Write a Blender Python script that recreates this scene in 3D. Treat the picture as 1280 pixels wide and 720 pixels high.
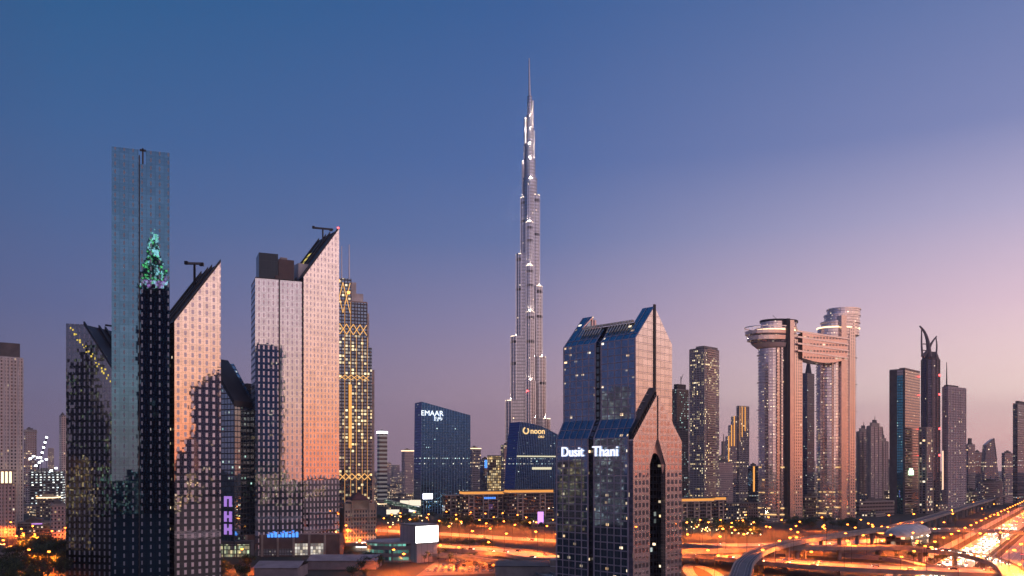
import bpy, math, random
from mathutils import Vector, Matrix
random.seed(11)
R = math.radians
for o in list(bpy.data.objects): bpy.data.objects.remove(o)
sc = bpy.context.scene
COL = sc.collection
# ---------------------------------------------------------------- camera
F, Y0, H = 1050.0, 583.0, 70.0
cd = bpy.data.cameras.new('camera'); cam = bpy.data.objects.new('camera', cd); COL.objects.link(cam)
cam.location = (0, 0, H); cam.rotation_euler = (R(90), 0, 0)
cd.sensor_width = 36; cd.lens = 36 * F / 1280; cd.shift_y = (Y0 - 360) / 1280
cd.clip_start = 1; cd.clip_end = 60000
sc.camera = cam
# ---------------------------------------------------------------- world: dusk sky
S = Vector((0.95, -0.31, 0)).normalized()           # towards the sunset
def lin(c):
    return tuple((v / 255 / 12.92) if v / 255 <= 0.04045 else ((v / 255 + 0.055) / 1.055) ** 2.4 for v in c)
w = bpy.data.worlds.new('World'); sc.world = w; w.use_nodes = True
nt = w.node_tree; nt.nodes.clear()
def N(t, **k):
    n = nt.nodes.new(t)
    for a, b in k.items(): setattr(n, a, b)
    return n
def wmath(op, a, b=None, clamp=False):
    n = N('ShaderNodeMath', operation=op, use_clamp=clamp)
    for i, v in enumerate((a, b)):
        if v is None: continue
        if isinstance(v, (int, float)): n.inputs[i].default_value = v
        else: nt.links.new(v, n.inputs[i])
    return n.outputs[0]
tc = N('ShaderNodeTexCoord'); sp = N('ShaderNodeSeparateXYZ'); nt.links.new(tc.outputs['Generated'], sp.inputs[0])
x, y, z = sp.outputs
hl = wmath('SQRT', wmath('ADD', wmath('ADD', wmath('MULTIPLY', x, x), wmath('MULTIPLY', y, y)), 1e-5))
dt = wmath('DIVIDE', wmath('ADD', wmath('MULTIPLY', x, S.x), wmath('MULTIPLY', y, S.y)), hl)
zf = wmath('MULTIPLY', z, 2.0, True)                   # 0.5 elevation sine -> 1
def ramp(stops):
    n = N('ShaderNodeValToRGB'); cr = n.color_ramp
    while len(cr.elements) > 1: cr.elements.remove(cr.elements[0])
    cr.elements[0].position = stops[0][0] * 2; cr.elements[0].color = (*lin(stops[0][1]), 1)
    for p, c in stops[1:]:
        e = cr.elements.new(min(1, p * 2)); e.color = (*lin(c), 1)
    cr.interpolation = 'LINEAR'
    nt.links.new(zf, n.inputs[0]); return n.outputs[0]
RAMPS = [(-1.0, [(0, (89, 82, 112)), (.1, (71, 80, 118)), (.26, (52, 76, 118)), (.5, (36, 68, 110))]),
         (-.72, [(0, (136, 118, 142)), (.03, (130, 118, 144)), (.08, (120, 117, 150)), (.17, (92, 106, 153)), (.26, (72, 102, 153)), (.34, (56, 98, 151)), (.5, (24, 89, 140))]),
         (-.3, [(0, (178, 147, 158)), (.03, (181, 149, 162)), (.08, (184, 157, 174)), (.17, (146, 139, 176)), (.26, (99, 119, 170)), (.34, (76, 107, 165)), (.5, (50, 94, 152))]),
         (.24, [(0, (258, 202, 194)), (.03, (286, 228, 214)), (.08, (286, 250, 238)), (.17, (244, 212, 226)), (.26, (188, 180, 213)), (.34, (132, 142, 190)), (.5, (84, 114, 168))]),
         (.95, [(0, (255, 128, 66)), (.04, (255, 152, 96)), (.09, (255, 186, 148)), (.17, (250, 212, 202)), (.26, (244, 216, 220)), (.36, (206, 192, 218)), (.5, (150, 155, 200))])]
col = None
for i, (p, st) in enumerate(RAMPS):
    c = ramp(st)
    if col is None: col = c; pp = p; continue
    m = N('ShaderNodeMapRange', interpolation_type='SMOOTHSTEP' if False else 'LINEAR'); m.clamp = True
    m.inputs[1].default_value = pp; m.inputs[2].default_value = p; nt.links.new(dt, m.inputs[0])
    mx = N('ShaderNodeMix', data_type='RGBA'); nt.links.new(m.outputs[0], mx.inputs[0])
    nt.links.new(col, mx.inputs[6]); nt.links.new(c, mx.inputs[7]); col = mx.outputs[2]; pp = p
bg = N('ShaderNodeBackground'); nt.links.new(col, bg.inputs[0]); bg.inputs[1].default_value = 1.0
sky = N('ShaderNodeTexSky'); sky.sky_type = 'NISHITA'; sky.sun_disc = False
sky.sun_elevation = R(1.5); sky.sun_rotation = math.atan2(S.x, S.y)
b2 = N('ShaderNodeBackground'); nt.links.new(sky.outputs[0], b2.inputs[0]); b2.inputs[1].default_value = 0.004
ad = N('ShaderNodeAddShader'); out = N('ShaderNodeOutputWorld')
nt.links.new(bg.outputs[0], ad.inputs[0]); nt.links.new(b2.outputs[0], ad.inputs[1]); nt.links.new(ad.outputs[0], out.inputs[0])
# ---------------------------------------------------------------- afterglow as one soft low sun
sd = bpy.data.lights.new('sun', 'SUN'); sd.energy = 0.5; sd.angle = R(100); sd.color = (1.0, 0.58, 0.46)
sun = bpy.data.objects.new('sun', sd); COL.objects.link(sun)
sdir = Vector((0.82, -0.57, math.tan(R(16)))).normalized()
sun.rotation_euler = sdir.to_track_quat('Z', 'Y').to_euler()
sc.view_settings.view_transform = 'Standard'; sc.view_settings.look = 'None'
sc.view_settings.exposure = 0; sc.view_settings.gamma = 1; sc.view_settings.use_curve_mapping = False
sc.render.engine = 'CYCLES'
sc.cycles.sample_clamp_indirect = 4; sc.cycles.use_denoising = True; sc.cycles.use_light_tree = True
sc.cycles.max_bounces = 5; sc.cycles.diffuse_bounces = 2; sc.cycles.glossy_bounces = 4; sc.cycles.volume_bounces = 0
sc.cycles.caustics_reflective = False; sc.cycles.caustics_refractive = False
sc.cycles.blur_glossy = 0

# ================================================================ helpers
def at(px, py, Y): return Vector(((px - 640) / F * Y, Y, H - (py - Y0) / F * Y))
def zat(py, Y): return H - (py - Y0) / F * Y
def gnd(px, py, z=0.0):
    Y = (H - z) * F / (py - Y0); return Vector(((px - 640) / F * Y, Y, z))
UP = Vector((0, 0, 1))

class MB:
    """collects faces with automatic metre UVs, built as one mesh"""
    def __init__(s): s.v = []; s.f = []; s.m = []
    def face(s, pts, mi=0):
        n = len(s.v); s.v += [Vector(p) for p in pts]; s.f.append(tuple(range(n, n + len(pts)))); s.m.append(mi)
    def prism(s, fp, z0, tops, mi=0, mtop=None, bottom=False):
        """fp: CCW seen from above; tops: one z or one per vertex"""
        n = len(fp); t = tops if isinstance(tops, (list, tuple)) else [tops] * n
        lo = [Vector((p[0], p[1], z0)) for p in fp]; hi = [Vector((p[0], p[1], t[i])) for i, p in enumerate(fp)]
        for i in range(n):
            j = (i + 1) % n; s.face([lo[i], lo[j], hi[j], hi[i]], mi)
        s.face(hi, mi if mtop is None else mtop)
        if bottom: s.face(lo[::-1], mi)
        return s
    def box(s, o, a, b, c, mi=0):
        """parallelepiped from corner o with edge vectors a,b,c (right handed)"""
        o = Vector(o); a = Vector(a); b = Vector(b); c = Vector(c)
        P = [o, o + a, o + a + b, o + b, o + c, o + a + c, o + a + b + c, o + b + c]
        for q in ((0, 3, 2, 1), (4, 5, 6, 7), (0, 1, 5, 4), (1, 2, 6, 5), (2, 3, 7, 6), (3, 0, 4, 7)):
            s.face([P[i] for i in q], mi)
        return s
    def cbox(s, c, sx, sy, sz, rz=0, mi=0):
        ca, sa = math.cos(rz), math.sin(rz); a = Vector((ca, sa, 0)); b = Vector((-sa, ca, 0))
        return s.box(Vector(c) - a * sx / 2 - b * sy / 2, a * sx, b * sy, (0, 0, sz), mi)
    def bar(s, p, q, r, mi=0, n=6, r2=None):
        p = Vector(p); q = Vector(q); d = (q - p).normalized(); a = d.orthogonal().normalized(); b = d.cross(a)
        r2 = r if r2 is None else r2
        A = [p + (a * math.cos(t) + b * math.sin(t)) * r for t in [2 * math.pi * k / n for k in range(n)]]
        B = [q + (a * math.cos(t) + b * math.sin(t)) * r2 for t in [2 * math.pi * k / n for k in range(n)]]
        for i in range(n): s.face([A[i], A[(i + 1) % n], B[(i + 1) % n], B[i]], mi)
        s.face(A[::-1], mi); s.face(B, mi); return s
    def data(s, name, mats):
        me = bpy.data.meshes.new(name); me.from_pydata(s.v, [], s.f)
        for m in (mats if isinstance(mats, (list, tuple)) else [mats]): me.materials.append(m)
        me.polygons.foreach_set('material_index', s.m)
        uvl = me.uv_layers.new(name='UVMap').data
        for p in me.polygons:
            n = p.normal
            if abs(n.z) > 0.92: t = Vector((1, 0, 0)); b = Vector((0, 1, 0))
            else: t = UP.cross(n).normalized(); b = n.cross(t)
            for li in p.loop_indices:
                co = me.vertices[me.loops[li].vertex_index].co
                uvl[li].uv = (co.dot(t), co.dot(b) if abs(b.z) < .98 else co.z)
        me.update(); return me
    def build(s, name, mats, parent=None, smooth=False):
        me = s.data(name, mats)
        if smooth: me.polygons.foreach_set('use_smooth', [True] * len(me.polygons))
        o = bpy.data.objects.new(name, me); COL.objects.link(o)
        if parent is not None:
            o.parent = parent; o.matrix_parent_inverse = Matrix.Translation(parent.location).inverted()
        return o

def tag(o, label=None, cat=None, group=None, kind=None):
    if label: o['label'] = label
    if cat: o['category'] = cat
    if group: o['group'] = group
    if kind: o['kind'] = kind
    return o
def thing(name, label, cat, loc, group=None):
    o = bpy.data.objects.new(name, None); COL.objects.link(o); o.location = loc; o.empty_display_size = 1
    return tag(o, label, cat, group)
def copy_tree(o, loc, rz=0, sc_=1.0, label=None, group=None):
    c = o.copy(); COL.objects.link(c); c.location = loc; c.rotation_euler = (0, 0, rz); c.scale = (sc_,) * 3
    if label: c['label'] = label
    if group: c['group'] = group
    for ch in list(o.children):
        d = ch.copy(); COL.objects.link(d); d.parent = c
    return c

# ---------------------------------------------------------------- materials
def nmat(name):
    m = bpy.data.materials.new(name); m.use_nodes = True; t = m.node_tree; t.nodes.clear(); return m, t
def _l(t, a, b): t.links.new(a, b)
def tm(t, op, a, b=None, clamp=False, c=None):
    n = t.nodes.new('ShaderNodeMath'); n.operation = op; n.use_clamp = clamp
    for i, v in enumerate((a, b, c)):
        if v is None: continue
        if isinstance(v, (int, float)): n.inputs[i].default_value = v
        else: _l(t, v, n.inputs[i])
    return n.outputs[0]
def plain(name, c, rough=.6, metal=0, var=.25, scale=.15, emit=None, es=0, bump=0):
    m, t = nmat(name); b = t.nodes.new('ShaderNodeBsdfPrincipled'); o = t.nodes.new('ShaderNodeOutputMaterial')
    b.inputs['Roughness'].default_value = rough; b.inputs['Metallic'].default_value = metal
    if emit:
        b.inputs['Base Color'].default_value = (*c, 1)
        b.inputs['Emission Color'].default_value = (*emit, 1); b.inputs['Emission Strength'].default_value = es
    else:
        g = t.nodes.new('ShaderNodeTexCoord'); n = t.nodes.new('ShaderNodeTexNoise'); n.inputs['Scale'].default_value = scale
        n.inputs['Detail'].default_value = 5
        _l(t, g.outputs['Object'], n.inputs['Vector'])
        mp = t.nodes.new('ShaderNodeMapRange'); mp.inputs[1].default_value = .3; mp.inputs[2].default_value = .7
        mp.inputs[3].default_value = 1 - var; mp.inputs[4].default_value = 1 + var; _l(t, n.outputs[0], mp.inputs[0])
        v = t.nodes.new('ShaderNodeVectorMath'); v.operation = 'SCALE'; v.inputs[0].default_value = c; _l(t, mp.outputs[0], v.inputs['Scale'])
        _l(t, v.outputs[0], b.inputs['Base Color'])
    _l(t, b.outputs[0], o.inputs[0]); return m
def facade(name, wall, glass, cw=3, ch=3.8, fx=.7, fy=.6, lit=.06, es=2.5, litc=((1, .62, .28), (1, .86, .62)),
           metal=.9, rough=.02, tilt=.0022, wrough=.55, wmetal=0, invert=False, line=0, off=(0, 0), rowlit=0, pcw=None, wvar=.15):
    """grid of openings in metre UVs; some openings are lit. invert: openings matte, field mirror"""
    m, t = nmat(name)
    uv = t.nodes.new('ShaderNodeUVMap'); se = t.nodes.new('ShaderNodeSeparateXYZ'); _l(t, uv.outputs[0], se.inputs[0])
    u = tm(t, 'DIVIDE', tm(t, 'ADD', se.outputs[0], off[0] + 5000.3), cw); v = tm(t, 'DIVIDE', tm(t, 'ADD', se.outputs[1], off[1]), ch)
    fu = tm(t, 'FRACT', u); fv = tm(t, 'FRACT', v)
    mask = tm(t, 'MULTIPLY', tm(t, 'LESS_THAN', tm(t, 'ABSOLUTE', tm(t, 'SUBTRACT', fu, .5)), fx / 2),
              tm(t, 'LESS_THAN', tm(t, 'ABSOLUTE', tm(t, 'SUBTRACT', fv, .5)), fy / 2))
    cu = tm(t, 'FLOOR', u); cv = tm(t, 'FLOOR', v)
    cb = t.nodes.new('ShaderNodeCombineXYZ'); _l(t, cu, cb.inputs[0]); _l(t, cv, cb.inputs[1]); cb.inputs[2].default_value = random.random() * 50
    wn = t.nodes.new('ShaderNodeTexWhiteNoise'); _l(t, cb.outputs[0], wn.inputs[0])
    wc = t.nodes.new('ShaderNodeSeparateColor'); _l(t, wn.outputs['Color'], wc.inputs[0])
    # clusters: lamps burn in groups of rooms
    cn = t.nodes.new('ShaderNodeTexNoise'); cn.inputs['Scale'].default_value = .11; cn.inputs['Detail'].default_value = 1; _l(t, cb.outputs[0], cn.inputs['Vector'])
    thr = tm(t, 'MULTIPLY', tm(t, 'MULTIPLY', tm(t, 'SUBTRACT', cn.outputs[0], .32, True), 5.0), lit)
    litm = tm(t, 'LESS_THAN', wn.outputs['Value'], thr)
    if rowlit:
        rn = t.nodes.new('ShaderNodeTexWhiteNoise'); rn.noise_dimensions = '1D'; _l(t, cv, rn.inputs['W'])
        rr = tm(t, 'MULTIPLY', tm(t, 'LESS_THAN', rn.outputs['Value'], rowlit), tm(t, 'LESS_THAN', wc.outputs[0], .6))
        litm = tm(t, 'MAXIMUM', litm, rr)
    if not invert and (fx > .7 or fy > .7) and cw < 8 and lit < 1:      # the lamp lights only part of a wide pane
        mask_e = tm(t, 'MULTIPLY', tm(t, 'LESS_THAN', tm(t, 'ABSOLUTE', tm(t, 'SUBTRACT', fu, tm(t, 'ADD', tm(t, 'MULTIPLY', wc.outputs[1], .3), .35))), .22),
                    tm(t, 'LESS_THAN', tm(t, 'ABSOLUTE', tm(t, 'SUBTRACT', fv, .5)), .17))
    else: mask_e = mask if not invert else tm(t, 'SUBTRACT', 1.0, mask)
    est = tm(t, 'MULTIPLY', tm(t, 'MULTIPLY', litm, mask_e), tm(t, 'MULTIPLY', tm(t, 'ADD', tm(t, 'POWER', wc.outputs[1], 2), .12), es * .65))
    # glass
    gi = t.nodes.new('ShaderNodeNewGeometry')
    pn = wn
    if pcw:
        pu = tm(t, 'FLOOR', tm(t, 'DIVIDE', tm(t, 'ADD', se.outputs[0], 5000.3), pcw[0])); pv = tm(t, 'FLOOR', tm(t, 'DIVIDE', se.outputs[1], pcw[1]))
        pc = t.nodes.new('ShaderNodeCombineXYZ'); _l(t, pu, pc.inputs[0]); _l(t, pv, pc.inputs[1])
        pn = t.nodes.new('ShaderNodeTexWhiteNoise'); _l(t, pc.outputs[0], pn.inputs[0])
    s1 = t.nodes.new('ShaderNodeVectorMath'); s1.operation = 'SUBTRACT'; _l(t, pn.outputs['Color'], s1.inputs[0]); s1.inputs[1].default_value = (.5, .5, .5)
    s2 = t.nodes.new('ShaderNodeVectorMath'); s2.operation = 'SCALE'; _l(t, s1.outputs[0], s2.inputs[0]); s2.inputs['Scale'].default_value = tilt * 2
    s3 = t.nodes.new('ShaderNodeVectorMath'); s3.operation = 'ADD'; _l(t, gi.outputs['Normal'], s3.inputs[0]); _l(t, s2.outputs[0], s3.inputs[1])
    s4 = t.nodes.new('ShaderNodeVectorMath'); s4.operation = 'NORMALIZE'; _l(t, s3.outputs[0], s4.inputs[0])
    g = t.nodes.new('ShaderNodeBsdfPrincipled'); g.inputs['Metallic'].default_value = metal; g.inputs['Roughness'].default_value = rough
    gv = t.nodes.new('ShaderNodeVectorMath'); gv.operation = 'SCALE'; gv.inputs[0].default_value = glass
    gs = tm(t, 'ADD', tm(t, 'MULTIPLY', wc.outputs[2], .2), .85)
    if line:
        # dark joints between the panes
        pu_ = tm(t, 'FRACT', tm(t, 'DIVIDE', tm(t, 'ADD', se.outputs[0], 5000.3), pcw[0] if pcw else cw)); pv_ = tm(t, 'FRACT', tm(t, 'DIVIDE', se.outputs[1], pcw[1] if pcw else ch))
        jn = tm(t, 'MULTIPLY', tm(t, 'GREATER_THAN', pu_, line), tm(t, 'GREATER_THAN', pv_, line))
        gs = tm(t, 'MULTIPLY', gs, tm(t, 'ADD', tm(t, 'MULTIPLY', jn, .45), .55))
    _l(t, gs, gv.inputs['Scale']); _l(t, gv.outputs[0], g.inputs['Base Color']); _l(t, s4.outputs[0], g.inputs['Normal'])
    mc = t.nodes.new('ShaderNodeMix'); mc.data_type = 'RGBA'; _l(t, wc.outputs[2], mc.inputs[0])
    mc.inputs[6].default_value = (*litc[0], 1); mc.inputs[7].default_value = (*litc[1], 1)
    _l(t, mc.outputs[2], g.inputs['Emission Color']); _l(t, est, g.inputs['Emission Strength'])
    # wall
    wl = t.nodes.new('ShaderNodeBsdfPrincipled'); wl.inputs['Roughness'].default_value = wrough; wl.inputs['Metallic'].default_value = wmetal
    tcn = t.nodes.new('ShaderNodeTexCoord'); no = t.nodes.new('ShaderNodeTexNoise'); no.inputs['Scale'].default_value = .08; no.inputs['Detail'].default_value = 6
    _l(t, tcn.outputs['Object'], no.inputs['Vector'])
    wv = t.nodes.new('ShaderNodeVectorMath'); wv.operation = 'SCALE'; wv.inputs[0].default_value = wall
    _l(t, tm(t, 'ADD', tm(t, 'MULTIPLY', no.outputs[0], wvar * 2), 1 - wvar), wv.inputs['Scale']); _l(t, wv.outputs[0], wl.inputs['Base Color'])
    mx = t.nodes.new('ShaderNodeMixShader'); o = t.nodes.new('ShaderNodeOutputMaterial'); _l(t, mask, mx.inputs[0])
    a, b = (wl, g) if not invert else (g, wl)
    _l(t, a.outputs[0], mx.inputs[1]); _l(t, b.outputs[0], mx.inputs[2]); _l(t, mx.outputs[0], o.inputs[0])
    return m
def glow(name, c, s): return plain(name, (.02, .02, .02), emit=c, es=s)

M = dict(
    dark=plain('dark_metal', (.025, .028, .035), .4, .3), stone=plain('beige_stone', (.40, .32, .27), .6), pink=plain('pink_granite', (.92, .62, .55), .28, .8, .06),
    conc=plain('concrete', (.30, .27, .25), .8), dconc=plain('dark_concrete', (.12, .11, .11), .8), white=plain('pale_panel', (.55, .52, .52), .45),
    silver=plain('silver_metal', (.55, .53, .55), .3, .8, .08), roof=plain('flat_roof', (.10, .095, .095), .85), gold=glow('gold_light_strip', (.95, .40, .08), 1.25),
    warm=glow('warm_light_strip', (1, .72, .42), 2.6), wlight=glow('white_light', (.9, .95, 1), 6), red=glow('red_beacon', (1, .05, .05), 14),
    orange=glow('sodium_lamp', (1, .22, .025), 16), mull=plain('mullion_metal', (.50, .42, .48), .4, .3), brightsilver=plain('bright_steel', (.80, .80, .82), .22, .9, .05), blackglass=plain('black_glass', (.02, .03, .045), .06, .0, 0),
    brick=plain('red_roof_tile', (.14, .06, .05), .8), green=plain('green_panel', (.05, .16, .10), .6), rail=plain('steel_rail', (.25, .24, .24), .4, .6),
    pink_l=glow('lilac_light', (.75, .35, 1), 1.4), blue_l=glow('blue_sign_light', (.08, .3, 1), 1.6), teal_l=glow('teal_light', (.2, .9, .8), 3),
)
def fit(pl, pc, pr, Yc, a):
    """corner building: front corner seen at px pc, left end at pl, right end at pr; a = rotation"""
    a = R(a); dl, dc, dr = [(p - 640) / F for p in (pl, pc, pr)]
    C = Vector((dc * Yc, Yc, 0)); e1 = Vector((-math.cos(a), math.sin(a), 0)); e2 = Vector((math.sin(a), math.cos(a), 0))
    w1 = (C.x - dl * C.y) / (math.cos(a) + dl * math.sin(a)); w2 = (dr * C.y - C.x) / (math.sin(a) - dr * math.cos(a))
    if math.cos(a) + dl * math.sin(a) < .15 or w1 <= 0: w1 = 30
    if math.sin(a) - dr * math.cos(a) < .12 or w2 <= 0: w2 = 30
    return C, e1, e2, max(5, min(60, w1)), max(5, min(95, w2))
class Block:
    """rectangular building with corner C, left side e1*w1, right side e2*w2"""
    def __init__(s, C, e1, e2, w1, w2): s.C, s.e1, s.e2, s.w1, s.w2 = Vector(C), e1, e2, w1, w2
    def fp(s, i=0.0):
        C, a, b = s.C, s.e1, s.e2
        return [C + a * i + b * i, C + a * i + b * (s.w2 - i), C + a * (s.w1 - i) + b * (s.w2 - i), C + a * (s.w1 - i) + b * i]
    def P(s, t, q, z=0): v = s.C + s.e1 * t + s.e2 * q; v.z = z; return v
    def box(s, mb, t0, t1, q0, q1, z0, z1, mi=0):
        return mb.box(s.P(t0, q0, z0), s.e2 * (q1 - q0), s.e1 * (t1 - t0), (0, 0, z1 - z0), mi)
    def poly(s, mb, prof, t0, t1, mi=0):
        """profile in (q,z) of the right side, extruded along e1 from t0 to t1"""
        A = [s.P(t0, q, z) for q, z in prof]; B = [s.P(t1, q, z) for q, z in prof]; n = len(prof)
        mb.face(A, mi); mb.face(B[::-1], mi)
        for i in range(n): j = (i + 1) % n; mb.face([A[j], A[i], B[i], B[j]], mi)
    def fins(s, mb, n1, n2, z0, z1, wd=.5, dp=.5, mi=0):
        for k in range(n1 + 1):
            t = s.w1 * k / max(1, n1); s.box(mb, t - wd / 2, t + wd / 2, -dp, .1, z0, z1, mi)
        for k in range(n2 + 1):
            q = s.w2 * k / max(1, n2); s.box(mb, -dp - .003, .1, q - wd / 2, q + wd / 2, z0, z1 - .01, mi)
    def slabs(s, mb, z0, z1, dz, th=.5, dp=.4, mi=0):
        z = z0
        while z < z1:
            s.box(mb, -dp, s.w1 + dp, -dp, s.w2 + dp, z, z + th, mi); z += dz
def sign(txt, pos, right, normal, size, mat, parent, name='sign', ext=.3, bold=0.0, shear=0):
    cu = bpy.data.curves.new(name, 'FONT'); cu.body = txt; cu.size = size; cu.extrude = ext; cu.offset = bold; cu.shear = shear
    cu.align_x = 'CENTER'; cu.align_y = 'CENTER'; cu.materials.append(mat)
    o = bpy.data.objects.new(name, cu); COL.objects.link(o)
    right = Vector(right).normalized(); normal = Vector(normal).normalized(); up = normal.cross(right)
    mt = Matrix((right, up, normal)).transposed().to_4x4(); mt.translation = Vector(pos)
    me = bpy.data.meshes.new_from_object(o); bpy.data.objects.remove(o)
    me.materials.clear(); me.materials.append(mat)
    o = bpy.data.objects.new(name, me); COL.objects.link(o)
    o.parent = parent; o.matrix_basis = Matrix.Translation(-parent.location) @ mt
    return o
def win_parts(mbfun, spots, mats, parent, name='window'):
    """spots: list of lists of boxes; the 100 largest/nearest as parts, rest one stuff part"""
    for k, sp_ in enumerate(spots[:100]):
        mb = MB(); mbfun(mb, sp_); mb.build(name, mats, parent)
    if len(spots) > 100:
        mb = MB()
        for sp_ in spots[100:]: mbfun(mb, sp_)
        mb.build(name, mats, parent)['kind'] = 'stuff'
# ================================================================ ground, roads
def ground_mat():
    m, t = nmat('city_ground'); b = t.nodes.new('ShaderNodeBsdfPrincipled'); o = t.nodes.new('ShaderNodeOutputMaterial'); b.inputs['Roughness'].default_value = .9
    g = t.nodes.new('ShaderNodeTexCoord'); n = t.nodes.new('ShaderNodeTexNoise'); n.inputs['Scale'].default_value = .012; n.inputs['Detail'].default_value = 8
    _l(t, g.outputs['Object'], n.inputs['Vector']); cr = t.nodes.new('ShaderNodeValToRGB')
    e = cr.color_ramp.elements; e[0].position = .42; e[0].color = (.012, .017, .008, 1); e[1].position = .56; e[1].color = (.032, .028, .020, 1)
    e2 = cr.color_ramp.elements.new(.7); e2.color = (.026, .023, .021, 1)
    _l(t, n.outputs[0], cr.inputs[0]); _l(t, cr.outputs[0], b.inputs['Base Color']); _l(t, b.outputs[0], o.inputs[0]); return m
g = MB(); g.face([(-8900, -1750, 0), (8900, -1750, 0), (8900, 11900, 0), (-8900, 11900, 0)])
tag(g.build('ground', ground_mat()), kind='structure')

def asphalt_mat(name, lanes, base=.07):
    """u across the road 0..1, v metres along: lane lines, tyre-worn tracks, edge lines"""
    m, t = nmat(name); b = t.nodes.new('ShaderNodeBsdfPrincipled'); o = t.nodes.new('ShaderNodeOutputMaterial')
    b.inputs['Roughness'].default_value = .42
    uv = t.nodes.new('ShaderNodeUVMap'); se = t.nodes.new('ShaderNodeSeparateXYZ'); _l(t, uv.outputs[0], se.inputs[0])
    u = tm(t, 'MULTIPLY', se.outputs[0], lanes); fu = tm(t, 'FRACT', u)
    ln = tm(t, 'GREATER_THAN', tm(t, 'ABSOLUTE', tm(t, 'SUBTRACT', fu, .5)), .465)
    edge = tm(t, 'GREATER_THAN', tm(t, 'ABSOLUTE', tm(t, 'SUBTRACT', se.outputs[0], .5)), .5 - .8 / lanes / 2)
    dash = tm(t, 'LESS_THAN', tm(t, 'FRACT', tm(t, 'DIVIDE', se.outputs[1], 12)), .35)
    mk = tm(t, 'MULTIPLY', ln, tm(t, 'MAXIMUM', dash, edge))
    n = t.nodes.new('ShaderNodeTexNoise'); n.inputs['Scale'].default_value = 1; n.inputs['Detail'].default_value = 5
    cb = t.nodes.new('ShaderNodeCombineXYZ'); _l(t, tm(t, 'MULTIPLY', u, 2), cb.inputs[0]); _l(t, tm(t, 'MULTIPLY', se.outputs[1], .02), cb.inputs[1]); _l(t, cb.outputs[0], n.inputs['Vector'])
    v = tm(t, 'MULTIPLY', tm(t, 'ADD', tm(t, 'MULTIPLY', n.outputs[0], 1.5), .25), base)
    f = tm(t, 'ADD', tm(t, 'MULTIPLY', mk, .8), v)
    cc = t.nodes.new('ShaderNodeCombineXYZ'); _l(t, f, cc.inputs[0]); _l(t, tm(t, 'MULTIPLY', f, .97), cc.inputs[1]); _l(t, tm(t, 'MULTIPLY', f, .93), cc.inputs[2])
    _l(t, cc.outputs[0], b.inputs['Base Color']); _l(t, b.outputs[0], o.inputs[0]); return m
AS3 = asphalt_mat('asphalt_three_lane', 4, .20); AS6 = asphalt_mat('asphalt_six_lane', 6, .20)
def smooth(P, n=10):
    out = []
    for i in range(len(P) - 1):
        p0, p1, p2, p3 = P[max(0, i - 1)], P[i], P[i + 1], P[min(len(P) - 1, i + 2)]
        for k in range(n):
            s = k / n; out.append(.5 * ((2 * p1) + (p2 - p0) * s + (2 * p0 - 5 * p1 + 4 * p2 - p3) * s * s + (3 * p1 - p0 - 3 * p2 + p3) * s ** 3))
    out.append(P[-1]); return out
def road_sheet(c, wd, z, mat, name, parent=None):
    """c: centre polyline (world), width, builds a sheet with road uvs"""
    me = bpy.data.meshes.new(name); V = []; Fc = []; UVs = []; L = 0
    for i, p in enumerate(c):
        d = (c[min(i + 1, len(c) - 1)] - c[max(0, i - 1)]); d.z = 0; d.normalize(); s = Vector((-d.y, d.x, 0))
        if i: L += (p - c[i - 1]).length
        V += [p + s * wd / 2 + UP * z, p - s * wd / 2 + UP * z]; UVs += [(0, L), (1, L)]
        if i: k = 2 * i; Fc.append((k - 2, k - 1, k + 1, k))
    me.from_pydata(V, [], Fc); me.materials.append(mat); ul = me.uv_layers.new(name='UVMap').data
    for l in me.loops: ul[l.index].uv = UVs[l.vertex_index]
    o = bpy.data.objects.new(name, me); COL.objects.link(o)
    if parent is not None: o.parent = parent; o.matrix_parent_inverse = Matrix.Translation(parent.location).inverted()
    return o
def side_wall(mb, c, off, wd, z0, z1):
    pr = None
    for i, p in enumerate(c):
        d = (c[min(i + 1, len(c) - 1)] - c[max(0, i - 1)]); d.z = 0; d.normalize(); s = Vector((-d.y, d.x, 0))
        a = p + s * (off - wd / 2); b = p + s * (off + wd / 2)
        q = [a + UP * z0, b + UP * z0, b + UP * z1, a + UP * z1]
        if pr:
            for k in range(4): mb.face([pr[k], pr[(k + 1) % 4], q[(k + 1) % 4], q[k]])
        pr = q
LAMPS = []
def flyover(c, wd, label, cat='flyover', mat=None, step=32, pier_h=True, name='flyover', tracks=False, lamps=38, both=True):
    t = thing(name, label, cat, (c[0].x, c[0].y, 0))
    d = MB(); side_wall(d, c, 0, wd, -1.6, -.02); d.build('deck', M['conc'], t)
    road_sheet(c, wd - .2, .01, mat or AS3, 'roadway', t)
    for sgn in (-1, 1):
        m = MB(); side_wall(m, c, sgn * (wd / 2 - .15), .4, 0, 1.15); m.build('parapet', M['conc'], t)
    acc = 0; la = 0; last = c[0]
    for i, p in enumerate(c[1:-1], 1):
        acc += (p - last).length; la += (p - last).length; last = p
        dd = (c[i + 1] - c[i - 1]); dd.z = 0; dd.normalize(); s = Vector((-dd.y, dd.x, 0)); ang = math.atan2(dd.y, dd.x)
        if acc > step and p.z > 4:
            acc = 0; m = MB(); m.cbox((p.x, p.y, 0), 2.2, 2.6, p.z - 2.7, ang)
            cap = MB(); m.cbox((p.x, p.y, p.z - 2.7), 2.4, wd * .7, 1.08, ang); m.build('pier', M['conc'], t)
        if lamps and la > lamps:
            la = 0; LAMPS.append((p + s * (wd / 2 - .9), ang + math.pi))
            if both and wd > 20: LAMPS.append((p - s * (wd / 2 - .9), ang))
    return t
def pts(L, z): return [gnd(px, py, z) for px, py in L]
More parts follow.
